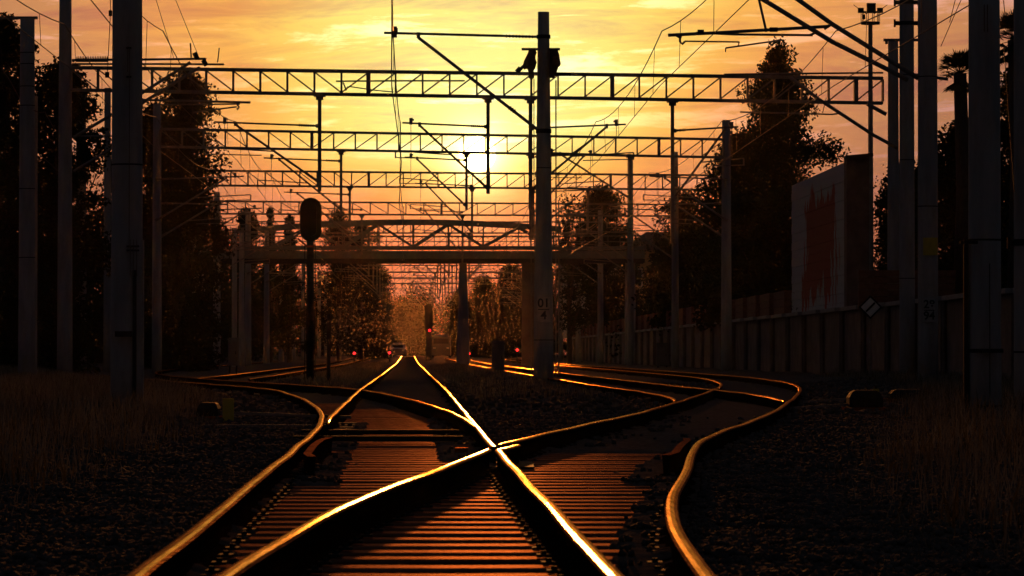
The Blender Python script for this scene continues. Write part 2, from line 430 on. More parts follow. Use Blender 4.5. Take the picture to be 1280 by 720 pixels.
rail(tP, fP, -1, 103, 400, lift=.002, mats=DULL); rail(tP, fP, 1, 100, 400, lift=.002, mats=DULL)
# check rails (rusty, inside the running rails)
CK = [(-.065, .0), (-.065, .012), (-.02, .03), (-.026, .11), (-.030, .158), (.030, .158), (.026, .11), (.02, .03), (.065, .012), (.065, .0)]
M_sleeper.node_tree.nodes['Principled BSDF'].inputs['Specular Tint'].default_value = (1.0, .42, .25, 1)
def check(parent, f, side, a, b, off, h=0):
    fl = lambda d: off + (.05 * max(0, 1 - (d - a) / .8) + .05 * max(0, 1 - (b - d) / .8)) * (1 if off > 0 else -1)
    ob = rail(parent, f, side, a, b, bend=fl, prof=CK, name='check_rail', mats=[M_railside, M_rust])
    return ob
check(tM, fM, -1, 27.0, 33.2, .125)
check(tD, fD, 1, 27.2, 32.8, -.125)

# sleepers: each one an object of the track it carries
slp_rng = random.Random(3)
def slp_mesh(L, W=.25, Hh=.14, seed=0):
    rr = random.Random(seed); mb = MB(); n = 4; vs = []; fs = []
    cb = .012
    for i in range(n + 1):
        x = -L / 2 + L * i / n
        j = [rr.uniform(-.006, .006) for _ in range(4)]
        z = rr.uniform(-.004, .002)
        for (y, zz) in ((-W / 2 + j[0], -Hh), (-W / 2 + j[1], z - cb), (-W / 2 + cb, z), (W / 2 - cb, z), (W / 2 + j[2], z - cb), (W / 2 + j[3], -Hh)):
            vs.append((x, y, zz))
    for i in range(n):
        for k in range(6):
            k2 = (k + 1) % 6
            fs.append((i * 6 + k, (i + 1) * 6 + k, (i + 1) * 6 + k2, i * 6 + k2))
    fs.append((0, 1, 2, 3, 4, 5)); fs.append(tuple(n * 6 + k for k in range(5, -1, -1)))
    mb.v = vs; mb.f = fs; mb.m = [0] * len(fs)
    me = bpy.data.meshes.new('sleeper'); me.from_pydata(vs, [], fs); me.materials.append(M_sleeper)
    return me
SLM = {}
def sleeper(parent, x0, x1, d, ang=0.0):
    L = round(x1 - x0, 1); k = (L, slp_rng.randrange(3))
    if k not in SLM: SLM[k] = slp_mesh(L, .25, .14, hash(k) % 1000)
    o = link('sleeper', SLM[k], parent)
    o.location = ((x0 + x1) / 2, d, zt(d) + slp_rng.uniform(-.0015, .001)); o.rotation_euler = (0, 0, ang + slp_rng.uniform(-.002, .002))
    o.matrix_parent_inverse = Matrix.Translation(-Vector(parent.location))
d = 9.2
while d < 63:
    xm, xd = fM(d), fD(d)
    x0, x1 = xm - 1.3, xm + 1.3
    if d < 39.6: x1 = max(x1, xd + 1.3)
    if d > 44 and fL(d) - 1.3 > xm - 4.2: x0 = min(x0, fL(d) - 1.3)
    sleeper(tM, x0, x1, d, SL * -1 if d > 39.6 else 0.0)
    d += .6
d = 40.2
while d < 46:
    xd = fD(d); x0, x1 = xd - 1.3, xd + 1.3
    if d > 49: 
        x0, x1 = min(x0, fN(d) - 1.3), max(x1, fN(d) + 1.3)
    sleeper(tD, x0, x1, d); d += .6
# ------------------------------------------------------------------ ground
def nz(x, y, s, k=0.0):
    """cheap smooth value noise from sines, vectorised"""
    return (np.sin(x * s + 1.3 * k) * np.cos(y * s * .83 + 2.1 * k) + .5 * np.sin(x * s * 2.1 + y * s * 1.7 + k) + .25 * np.cos(x * s * 4.3 - y * s * 3.9 + 3 * k)) / 1.75
fvec = {}
def vf(f):
    if f not in fvec:
        tb = np.linspace(-60, 2600, 26601); fvec[f] = (tb, np.array([f(v) for v in tb]))
    return fvec[f]
def near_track(X, Y):
    """lateral distance to the nearest track centre line"""
    best = np.full(X.shape, 1e9)
    for f, a, b in ((fM, -60, 2600), (fD, -60, 2600), (fL, 30, 2600), (fN, 50, 2600), (fP, 98, 2600)):
        tb, tv = vf(f); v = np.abs(X - np.interp(Y, tb, tv)); v = np.where((Y >= a) & (Y <= b), v, 1e9); best = np.minimum(best, v)
    return best
def gz(X, Y):
    X = np.asarray(X, float); Y = np.asarray(Y, float)
    z = np.interp(Y, ZTX, ZTY); q = near_track(X, Y)
    qd = np.abs(X - np.interp(Y, *vf(fD))); qm = np.abs(X - np.interp(Y, *vf(fM)))
    cov = np.where(qm < .75, np.clip((Y - 54) / 5, 0, 1), np.where(qd < 1.1, np.clip((Y - 33.6) / 1.0, 0, 1), np.clip((Y - 66) / 4, 0, 1)))
    inside = np.clip((q - .60) / .12, 0, 1)
    om = X - np.interp(Y, *vf(fM)); od = X - np.interp(Y, *vf(fD)); je = .05 * nz(X * 0, Y, 6.0, 2) + .03 * nz(X, Y, 21.0, 3)
    s1 = (om > -.75) & (om < -.40 + je) & (Y > 25.6) & (Y < 47) & ~((Y > 33.5) & (Y < 35.0))
    s2 = (om > .36 + je) & (om < .75) & (Y > 31.5) & (Y < 52)
    s3 = (od > .34 + je + .18 * (Y < 25.8)) & (od < .75) & (Y > 13) & (Y < 31.5)
    cov = np.maximum(cov, (s1 | s2 | s3) * 1.0)
    z0 = z - .035 + np.maximum(inside * .055, cov * .052)
    out = np.clip((q - 1.7) / 1.4, 0, 1)
    rise = out * (.03 + .10 * np.clip((Y - 40) / 60, 0, 1)) * (1 + .5 * nz(X, Y, .35))
    c = X - SL * Y
    mound = .20 * np.exp(-((c - 2.2) / .9) ** 2) * np.clip((Y - 55) / 40, 0, 1) * np.clip((260 - Y) / 80, 0, 1)
    bump = (.012 * nz(X, Y, 7.0, 1) + .010 * nz(X, Y, 17.0, 2) + .02 * nz(X, Y, 2.1, 3) * inside) * (.35 + .65 * inside)
    bank = np.clip((np.abs(c - 1.5) - 11.0) / 8.0, 0, 1) * .45 * (c < 0)
    return z0 + rise + mound + bump + bank
ys = np.concatenate([np.arange(-40, 8, 2.0), np.arange(8, 34, .10), np.arange(34, 60, .25), np.arange(60, 140, 1.0), np.arange(140, 500, 6.0), np.arange(500, 2600, 60)])
def xs_for():
    a = np.sinh(np.linspace(-5.3, 5.3, 420)) * 1.0
    return a * (420 / np.sinh(5.3))
tt = np.linspace(-1, 1, 501)
xs = 7.0 * tt + (700 - 7.0) * np.sign(tt) * np.abs(tt) ** 9
XX, YY = np.meshgrid(xs, ys)
ZZ = gz(XX, YY)
nx, ny = len(xs), len(ys)
V = np.stack([XX.ravel(), YY.ravel(), ZZ.ravel()], 1)
ii = (np.arange(ny - 1)[:, None] * nx + np.arange(nx - 1)[None, :]).ravel()
Fq = np.stack([ii, ii + 1, ii + nx + 1, ii + nx], 1)
ground = np_mesh('ground', V, Fq, M_ballast, smooth=True)
tag(ground, kind='structure')

# loose ballast stones
def scatter_stones(name, n, ylo, yhi, smin, smax, keep):
    Y = np.sqrt(RNG.uniform(ylo ** 2, yhi ** 2, n)); X = RNG.uniform(-.15, .15, n) * Y
    q = near_track(X, Y)
    k = keep(q, X, Y); X, Y, q = X[k], Y[k], q[k]; n = len(X)
    S = RNG.uniform(smin, smax, n)
    Z = gz(X, Y) + S * .25
    cube = np.array([(-1, -1, -1), (1, -1, -1), (1, 1, -1), (-1, 1, -1), (-1, -1, 1), (1, -1, 1), (1, 1, 1), (-1, 1, 1)], float) * .5
    V = cube[None] * RNG.uniform(.55, 1.1, (n, 8, 3)) * S[:, None, None]
    a = RNG.uniform(0, 6.28, n); b = RNG.uniform(-.7, .7, n)
    ca, sa, cb, sb = np.cos(a), np.sin(a), np.cos(b), np.sin(b)
    x, y, z = V[..., 0].copy(), V[..., 1].copy(), V[..., 2].copy()
    y2 = y * cb[:, None] - z * sb[:, None]; z2 = y * sb[:, None] + z * cb[:, None]
    x3 = x * ca[:, None] - y2 * sa[:, None]; y3 = x * sa[:, None] + y2 * ca[:, None]
    V = np.stack([x3 + X[:, None], y3 + Y[:, None], z2 + Z[:, None]], -1).reshape(-1, 3)
    fc = np.array([(0, 3, 2, 1), (4, 5, 6, 7), (0, 1, 5, 4), (1, 2, 6, 5), (2, 3, 7, 6), (3, 0, 4, 7)])
    Fq = (np.arange(n)[:, None, None] * 8 + fc[None]).reshape(-1, 4)
    o = np_mesh(name, V, Fq, M_stone); tag(o, kind='stuff'); return o
def k_out(q, X, Y): return (q > .83) | ((q < .66) & (q > .30) & (RNG.uniform(0, 1, len(q)) < .05)) | (((nz(X, Y, 3.1, 4) + .25 * nz(X, Y, 9.0, 2)) > .52 + .9 * np.clip(.42 - q, 0, 1)) & (q < .66) & (q > .05)) | (RNG.uniform(0, 1, len(q)) < .002) & (q < .6)
scatter_stones('ballast_stones', 52000, 9.5, 27, .014, .036, k_out)
scatter_stones('ballast_stones', 24000, 27, 50, .025, .05, k_out)
scatter_stones('ballast_stones', 9000, 50, 100, .05, .10, lambda q, X, Y: q > .83)

# ------------------------------------------------------------------ grass and weeds
def blades(name, m, n, reg, hmin, hmax, wd, lean=.35):
    X, Y, hs = reg(n); n = len(X)
    Z = gz(X, Y) - .01
    h = RNG.uniform(hmin, hmax, n) * hs
    a = RNG.uniform(0, 6.28, n); l = RNG.uniform(0.05, lean, n) * h
    dx, dy = np.cos(a) * l, np.sin(a) * l
    wx, wy = np.cos(a + 1.57 + RNG.uniform(-.6, .6, n)) * wd / 2, np.sin(a + 1.57) * wd * .3
    wx = np.where(np.abs(wx) < wd * .25, wd * .25, wx)
    P0 = np.stack([X - wx, Y - wy, Z], 1); P1 = np.stack([X + wx, Y + wy, Z], 1)
    P2 = np.stack([X + dx * .35 + wx * .8, Y + dy * .35, Z + h * .6], 1); P3 = np.stack([X + dx * .35 - wx * .8, Y + dy * .35, Z + h * .6], 1)
    P4 = np.stack([X + dx + wx * .15, Y + dy, Z + h], 1); P5 = np.stack([X + dx - wx * .15, Y + dy, Z + h], 1)
    V = np.stack([P0, P1, P2, P3, P4, P5], 1).reshape(-1, 3)
    b = np.arange(n)[:, None] * 6
    Fq = np.concatenate([b + np.array([0, 1, 2, 3]), b + np.array([3, 2, 4, 5])])
    o = np_mesh(name, V, Fq, m); return tag(o, kind='stuff')
def clumpy(X, Y, s, th, k): return nz(X, Y, s, k) + .5 * nz(X, Y, s * 3.1, k + 2) + RNG.uniform(-.5, .5, len(X)) > th
def reg_left(n):
    Y = np.sqrt(RNG.uniform(17 ** 2, 120 ** 2, n)); X = -RNG.uniform(.035, .145, n) * Y
    edge = np.interp(Y, [17, 21, 36, 60, 85, 120], [-2.3, -2.6, -3.05, -4.3, -6.4, -9.5])
    edge = np.where(Y > 62, np.minimum(edge, np.interp(Y, vf(fL)[0], vf(fL)[1]) - 1.4), edge)
    k = (X < edge + RNG.uniform(-.5, .25, n)) & clumpy(X, Y, .9, -.35, 1)
    X, Y, e = X[k], Y[k], edge[k]
    return X, Y, np.clip((e - X) * .8 + .35, .3, 1.0) * np.clip(1.15 - Y / 200, .6, 1)
def reg_right(n):
    Y = np.sqrt(RNG.uniform(13 ** 2, 120 ** 2, n)); X = RNG.uniform(.02, .145, n) * Y
    edge = np.interp(Y, [13, 15, 26.7, 45, 60, 75, 95, 120], [1.5, 1.65, 2.25, 4.3, 5.6, 7.2, 8.3, 9.0])
    k = (X > edge + RNG.uniform(-.25, .5, n)) & clumpy(X, Y, .9, -.35, 5)
    X, Y, e = X[k], Y[k], edge[k]
    return X, Y, np.clip((X - e) * .8 + .35, .3, 1.0) * np.clip(1.15 - Y / 200, .6, 1)
blades('dry_grass', M_drygrass, 60000, reg_left, .12, .42, .007, .6)
blades('dry_grass', M_drygrass, 60000, reg_right, .12, .42, .007, .6)
def sub(reg, th):
    def g(n):
        X, Y, h = reg(n); k = nz(X, Y, .5, 9) > th; return X[k], Y[k], h[k]
    return g
blades('green_weeds', M_weed, 30000, sub(reg_left, .15), .1, .4, .016, .5)
blades('green_weeds', M_weed, 30000, sub(reg_right, .15), .1, .4, .016, .5)
def reg_mid(n):
    Y = RNG.uniform(62, 230, n); c = RNG.uniform(1.1, 3.6, n); X = c + SL * Y
    k = (near_track(X, Y) > 1.2) & clumpy(X, Y, .9, -.1, 7)
    return X[k], Y[k], np.full(k.sum(), .55)
blades('track_weeds', M_drygrass, 16000, reg_mid, .1, .35, .015, .5)
def reg_midl(n):
    Y = RNG.uniform(75, 300, n); c = RNG.uniform(-3.9, -1.2, n); X = c + SL * Y
    k = (near_track(X, Y) > 1.2) & clumpy(X, Y, .9, -.1, 8)
    return X[k], Y[k], np.full(k.sum(), .5)
blades('track_weeds', M_drygrass, 14000, reg_midl, .1, .35, .018, .5)

exec_more = True
# ------------------------------------------------------------------ masts, gantries, wires
def gzf(x, y): return float(gz(np.array([x]), np.array([y]))[0])
def mast_shaft(mb, x, y, z0, z1, r0, r1, n=16, cap=True):
    pts = []; rr = []
    k = 7
    for i in range(k + 1):
        t = i / k; pts.append((x, y, z0 + (z1 - z0) * t)); rr.append(r0 + (r1 - r0) * t)
    mb.tube(pts, rr, n)
def ring(mb, x, y, z, r, h, n=16, ear=0.0, th=.03):
    mb.tube([(x, y, z - h / 2), (x, y, z + h / 2)], r, n)
    if ear:
        mb.box((x - r - ear / 2, y, z), (ear + .02, .06, h * 1.2)); mb.box((x + r + ear / 2, y, z), (ear + .02, .06, h * 1.2))
        mb.box((x - r - ear, y, z), (.05, .05, h * 2.2)); mb.box((x + r + ear, y, z), (.05, .05, h * 2.2))
def mast(label, px, d, wb, wt, ytop, rings=(), ears=(), seams=(), extras=None, name='concrete_mast', group='concrete catenary masts', parent=None, base=None):
    """px: frame column of the axis; wb/wt: frame widths at the foot and at the top; ytop: frame row of the top"""
    x = (px - 640) * d / F; z0 = (gzf(x, d) if base is None else base) - .25
    z1 = P(px, ytop, d).z
    r0, r1 = PXM(wb, d) / 2, PXM(wt, d) / 2
    root = parent or thing(name, label, 'mast', (x, d, z0 + .25), group)
    mb = MB(); mast_shaft(mb, x, d, z0, z1, r0, r1)
    mb.build('mast' if parent else 'shaft', M_conc, root, smooth=True)
    def rad_at(z): return r0 + (r1 - r0) * (z - z0) / (z1 - z0)
    for y in seams:
        z = P(px, y, d).z; mb = MB(); ring(mb, x, d, z, rad_at(z) + .003, .022); mb.build('band', M_iron, root, smooth=False)
    for y in rings:
        z = P(px, y, d).z; mb = MB(); ring(mb, x, d, z, rad_at(z) + .012, .07, ear=.05); mb.build('clamp', M_iron, root)
    for y in ears:
        z = P(px, y, d).z; mb = MB(); ring(mb, x, d, z, rad_at(z) + .02, .09, ear=.10); mb.build('clamp', M_iron, root)
    if extras: extras(root, x, d, z0 + .25, z1, rad_at)
    return root
def insulator(parent, a, b, r=.05, n=7):
    a = Vector(a); b = Vector(b); mb = MB(); pts = []; rr = []
    for i in range(n * 2 + 1):
        pts.append(a.lerp(b, i / (n * 2))); rr.append(r if i % 2 else r * .45)
    mb.tube(pts, rr, 8); return mb.build('insulator', M_insul, parent)
def cantilever(root, xp, d, reach, ztube, zfoot, rise=.12, r=.028, arm=True, name='cantilever_arm'):
    """bracket on a post at x = xp, reaching sideways (signed) over a track"""
    s = 1 if reach > 0 else -1
    mb = MB()
    tip = Vector((xp + reach, d, ztube + rise)); heel = Vector((xp, d, ztube))
    mb.tube([heel, tip], r, 6)
    j = heel.lerp(tip, .80)
    foot = Vector((xp, d, zfoot))
    mb.tube([foot, j - Vector((0, 0, .05))], r * 1.25, 6)
    mb.box((j.x, d, j.z - .03), (.08, .06, .14))
    c = heel.lerp(tip, .90)
    mb.box((c.x, d, c.z + .06), (.10, .08, .20)); mb.box((c.x - .06 * s, d, c.z + .10), (.06, .06, .06))
    mb.tube([(xp - .04 * s, d, ztube), (xp + .12 * s, d, ztube)], .06, 8); mb.tube([(xp - .04 * s, d, zfoot), (xp + .12 * s, d, zfoot + .1)], .06, 8)
    if arm:
        k = foot.lerp(j, .52)
        a0 = Vector((k.x, d - .05, k.z)); a1 = Vector((xp + reach * 1.08, d - .05, k.z + .12))
        mb.tube([a0, a1], r * .7, 6)
        mb.tube([a1, a1 - Vector((0, 0, .22))], r * .8, 6)
        mb.tube([a1 - Vector((0, 0, .20)), Vector((xp + reach * .55, d - .05, k.z - .12))], r * .55, 6)
        mb.tube([c, Vector((c.x, d, a1.z))], .010, 4)
    part = mb.build(name, M_steel, root)
    ia = insulator(part, heel.lerp(tip, .05), heel.lerp(tip, .20), .05); ib = insulator(part, foot.lerp(j, .05), foot.lerp(j, .16), .055)
    return part
def truss_beam(root, A0, A1, B0, B1, n, dep=.32, w=.075, switch=.42, fine=True, thick=()):
    """A0-A1 upper chord, B0-B1 lower chord; n panels; diagonals lean outward from the switch point"""
    for (a, b) in ((A0, A1), (B0, B1)):
        for o in (0, dep):
            mb = MB(); q = Vector((0, o, 0)); mb.bar(a + q, b + q, w, w); mb.build('chord', M_steel, root)
    allb = MB()
    for i in range(n + 1):
        t = i / n; a = A0.lerp(A1, t); b = B0.lerp(B1, t)
        ww = w * (1.5 if i in thick else .62)
        mb = MB() if fine else allb
        e = Vector((0, 0, w / 2))
        mb.bar(a - e, b + e, ww, ww)
        if fine or i % 2 == 0:
            q = Vector((0, dep, 0)); mb.bar(a + q - e, b + q + e, ww * .8, ww * .8)
        if fine: mb.build('upright', M_steel, root)
        if i < n:
            t2 = (i + 1) / n; a2 = A0.lerp(A1, t2); b2 = B0.lerp(B1, t2)
            mb = MB() if fine else allb
            if t2 <= switch: mb.bar(a - e, b2 + e, w * .5, w * .5)
            else: mb.bar(b + e, a2 - e, w * .5, w * .5)
            if fine: mb.build('diagonal', M_steel, root)
    if not fine: tag(allb.build('lattice', M_steel, root), kind='stuff')
def drop_post(root, x, d, ztop, zbot, w=.10):
    mb = MB(); mb.bar((x, d + .16, ztop), (x, d + .16, zbot), w, w); mb.box((x, d + .16, ztop - .03), (w * 3.2, .42, .10)); mb.box((x, d + .16, ztop - .12), (w * 2.0, .2, .12))
    return mb.build('drop_post', M_steel, root)
GG = 'portal gantries over the tracks'
ORD = {118: 'nearest portal gantry, its lattice beam crossing the whole sky', 151: 'second portal gantry, lattice beam crossing just above the sun',
       184: 'third portal gantry, lattice beam just under the sun', 218: 'fourth portal gantry, lattice beam just above the arched bridge',
       252: 'portal gantry hidden behind the arch of the bridge', 285: 'portal gantry seen right behind the bridge deck'}
def gantry(d, lab, pl, pr, yl, yr, ybl, ybr, wl_, wr_, n, fine, posts, topl, topr, xl=None, xr=None, sw=.42, thick=(), far=False):
    root = thing('portal_gantry', lab, 'gantry', ((pl - 640) * d / F, d, zt(d)), GG)
    xl = pl if xl is None else xl; xr = pr if xr is None else xr
    w = .085 if d < 130 else .08
    truss_beam(root, P(xl, yl, d), P(xr, yr, d), P(xl, ybl, d), P(xr, ybr, d), n, .34, w, sw, fine, thick)
    for (pp, ww, top) in ((pl, wl_, topl), (pr, wr_, topr)):
        r_ = mast('', pp, d + .6, ww, ww * .75, top, parent=root)
    if d > 130:
        for pp, rc in ((pl, 3.4), (pr, -3.0)):
            xm_ = (pp - 640) * (d + .6) / F
            cantilever(root, xm_, d + .3, rc, zt(d) + 7.6, zt(d) + 6.0)
            cantilever(root, xm_, d + .9, rc * .8, zt(d) + 6.7, zt(d) + 5.3, rise=-.05)
    for (px, ybot, kind, reach, yt, yf) in posts:
        x = (px - 640) * d / F
        tt_ = (px - xl) / (xr - xl); zb = P(px, ybl + (ybr - ybl) * tt_, d).z
        drop_post(root, x, d, zb, P(px, ybot, d).z, .11 if d < 130 else .10)
        if kind:
            for rc in (reach if isinstance(reach, (list, tuple)) else [reach]):
                cantilever(root, x, d + .16, rc, P(px, yt, d).z, P(px, yf, d).z)
    return root
gantry(118, ORD[118], 81, 1117, 84, 97.5, 112, 128.5, 20, 17, 30, True,
       [(399, 239, 1, -3.2, 157, 228), (610, 242, 1, -2.6, 158, 236), (663, 262, 1, [2.9], 160, 238), (841, 304, 1, [2.0], 163, 250)], -30, 52, xl=88, xr=1104, sw=.36, thick=(11, 20, 29))
gantry(151, ORD[151], 196, 908, 161, 174, 183, 196.5, 13, 14, 26, True,
       [(426, 265, 1, -3.0, 201, 262), (663, 300, 1, [2.6], 196, 270), (583, 262, 1, -2.4, 200, 258), (788, 250, 1, [-3.4], 194, 248)], 130, 150, xl=200, xr=905, sw=.27, thick=(7, 23))
gantry(184, ORD[184], 238, 844, 213, 219, 231.5, 237, 12, 10, 30, True,
       [(437, 300, 1, -3.1, 243, 292), (590, 300, 1, -2.7, 232, 290), (666, 300, 1, [3.0], 240, 292), (735, 290, 0, 0, 0, 0)], 215, 190, xl=245, xr=893, sw=.33, thick=(10, 24))
gantry(218, ORD[218], 271, 788, 251.5, 255.5, 267, 270, 10, 9, 26, True,
       [(452, 318, 1, -3.0, 262, 312), (578, 330, 1, -2.6, 265, 318), (672, 330, 1, [2.6], 270, 316)], 240, 196, xl=262, xr=842, sw=.55, thick=(13,))
M_farleaf = leafmat('distant_foliage', (.016, .016, .010), .3, 0.0)
cl_ = [-10.4, -2.6, 2.6, 3.9, 12.4]
for k, d in enumerate((252, 285, 318, 351, 384, 418, 452, 490)):
    L0, R0 = 640 + cx(-10.4, d) * F / d, 640 + cx(12.4, d) * F / d
    zb = 8.85 + zt(d) - .2; yb = 445 - (zb - H) * F / d; yt = yb - .72 * F / d
    yp = 445 - (6.0 - H) * F / d
    posts = [(640 + cx(c, d) * F / d, yp, 1, [rch], yb + 1.0 * F / d, yp - .2 * F / d) for c, rch in ((-2.6, -2.6), (2.6, -2.4), (3.9, 2.2))]
    labs = {252: ORD[252], 285: ORD[285], 318: 'portal gantry first below the bridge deck in the far gap', 351: 'second portal gantry below the bridge deck in the far gap', 384: 'third portal gantry below the bridge deck in the far gap',
            418: 'fourth portal gantry below the bridge deck in the far gap', 452: 'fifth portal gantry down in the hazy far gap', 490: 'farthest portal gantry, lowest in the hazy gap'}
    gantry(d, labs[d], L0, R0, yt, yt + .5, yb, yb + .5, .46 * F / d, .42 * F / d, 26, False, posts, yt - 12 * 252 / d, yt - 14 * 252 / d)

# overhead wires per track: carrying wire, contact wire, droppers
def catenary(label, c, swing, zc=7.95, zk=6.75, d0=19, dmax=418, step=33, name='overhead_line'):
    root = thing(name, label, 'overhead line', (cx(c, 85), 85, zt(85)), 'overhead lines above the tracks')
    sup = []; d = d0; k = 0
    while d <= dmax: sup.append((d, c + (swing if k % 2 else -swing))); d += step; k += 1
    car = []; con = []; dr = []
    for (a, ca), (b, cb) in zip(sup, sup[1:]):
        n = 12 if a < 230 else 5
        for i in range(n):
            t = i / n; dd = a + (b - a) * t; cc = ca + (cb - ca) * t; zz = zc - 4 * .45 * t * (1 - t)
            car.append((cx(cc * .6 + c * .4, dd), dd, zz)); con.append((cx(cc, dd), dd, zk))
            if i % 3 == 1 and a < 230: dr.append((car[-1], con[-1]))
    MB().tube(car, .013, 4).build('carrying_wire', M_wire, root); MB().tube(con, .012, 4).build('contact_wire', M_wire, root)
    for a, b in dr: MB().tube([a, b], .008, 3).build('dropper', M_wire, root)
catenary('overhead line above the straight main track, hanging just left of the sun', -.3, .08)
catenary('overhead line above the far left track, crossing the upper left sky', -5.3, .12)
catenary('overhead line left of the main track above the branching track', -7.6, .12, 8.1, 7.2, 52)
catenary('overhead line just right of the tall central mast', 5.6, .12)
catenary('overhead line above the rightmost track, slanting over the upper right sky', 9.4, .12)

# ------------------------------------------------------------------ separate masts
def plates(lines, pxw, y0, px, d_, root, x, rr, back=.02):
    """enamel number plate with text on the face of a mast towards the camera"""
    z = P(px, y0, d_).z; w = PXM(pxw, d_)
    n = len(lines); hh = w * .95
    y = d_ - rr - .02
    mb = MB(); mb.box((x, y, z), (w, .012, hh * 2 + .02)); pl = mb.build('number_plate', M_plate, root)
    mb = MB(); mb.box((x, y - .009, z), (w * .86, .004, .022)); mb.build('rule', M_plateblack, pl)
    for i, t in enumerate(lines):
        cu = bpy.data.curves.new('figures', 'FONT'); cu.body = t; cu.size = hh * 1.0; cu.align_x = 'CENTER'; cu.align_y = 'CENTER'; cu.extrude = .002; cu.offset = .006
        o = bpy.data.objects.new('figures', cu); COL.objects.link(o); dg = bpy.context.evaluated_depsgraph_get(); dg.update()
        me = bpy.data.meshes.new_from_object(o.evaluated_get(dg)); COL.objects.unlink(o); bpy.data.objects.remove(o)
        me.materials.clear(); me.materials.append(M_plateblack)
        q = link('figures', me, pl); q.rotation_euler = (math.pi / 2, 0, 0); q.location = (x, y - .010, z + (hh * .5 if i == 0 else -hh * .5))
        q.matrix_parent_inverse = Matrix.Identity(4)
def ex_conduit(offpx, wpx, yt, yb_):
    def f(root, x, d, z0, z1, ra):
        pass
    return f
def conduit(root, px, d, off, wpx, y0, y1, name='cable_duct', m=None, fwd=.05):
    x = (px + off - 640) * d / F
    mb = MB(); a = P(px + off, y0, d); b = P(px + off, y1, d); mb.bar((x, d - fwd, a.z), (x, d - fwd, b.z), PXM(wpx, d), PXM(wpx, d)); return mb.build(name, m or M_iron, root)
def box_part(root, px0, px1, y0, y1, d, dep, name, m):
    a = P(px0, y0, d); b = P(px1, y1, d); mb = MB(); mb.box(((a.x + b.x) / 2, d, (a.z + b.z) / 2), (abs(b.x - a.x), dep, abs(a.z - b.z))); return mb.build(name, m, root)

# big near left mast
def ex4(root, x, d, z0, z1, ra):
    conduit(root, 157, d, 13, 4.5, 338, 505, 'cable_duct', M_iron, .20)
    conduit(root, 157, d, 20, 6, 300, 500, 'cable_duct', M_conc, .02)
    conduit(root, 157, d, 4.5, .8, 60, 92, 'cable', M_wire, .25); conduit(root, 157, d, 6.5, .8, 62, 310, 'cable', M_wire, .25)
    for o_ in (8, 12, 16): conduit(root, 157, d, o_, .9, 300, 345, 'cable', M_wire, .25)
    for y_ in (60, 96, 308, 313): box_part(root, 158, 164 if y_ < 200 else 174, y_ - 1.2, y_ + 1.2, d - ra(2) - .02, .03, 'cable_clip', M_iron)
    box_part(root, 144, 165, 414, 421, d - .30, .10, 'steel_strap', M_iron)
mast('thick concrete mast in the left foreground with cables clipped to its face', 158.5, 52, 41, 37, -40, seams=(206,), extras=ex4)
# cable hanging beside it
w = thing('hanging_cable', 'thin cable with a small weight hanging just left of the thick left mast', 'cable', tuple(P(136, 17, 54)))
MB().tube([P(138, -10, 54), P(138, 16, 54), P(134.5, 85, 54), P(134, 92, 54)], .006, 5).build('cable', M_wire, w)
MB().tube([P(134, 90, 54), P(134, 97, 54)], .03, 8).build('weight', M_iron, w); MB().tube([P(138, 13, 54), P(138, 20, 54)], .025, 8).build('weight', M_iron, w)

def ex1(root, x, d, z0, z1, ra):
    box_part(root, -6, 47, 20.5, 24, d, .08, 'cross_arm', M_steel)
    box_part(root, 39, 46, 120, 480, d + .5, .14, 'cable_duct', M_conc)
mast('concrete mast with a flat cross arm on its top at the far left edge', 33.5, 100, 22, 18, 23, seams=(66, 80, 108, 132, 236, 322), extras=ex1)
mast('slim concrete mast with a rounded top between the two tall left masts', 101, 135, 15, 12, 116, seams=(160, 230, 400, 408))
mast('thin concrete mast half hidden left of the thick left mast', 134, 150, 10, 8, 110, seams=(250,))
mast('thin pale mast standing beside the blue cabinet on the left bank', 241, 190, 9, 7, 258)
mast('thin concrete mast right of the grey cabinet on the left bank', 302, 235, 8, 6, 290)
mast('concrete mast between the two left bank masts behind the cabinet', 293, 230, 7, 6, 285)

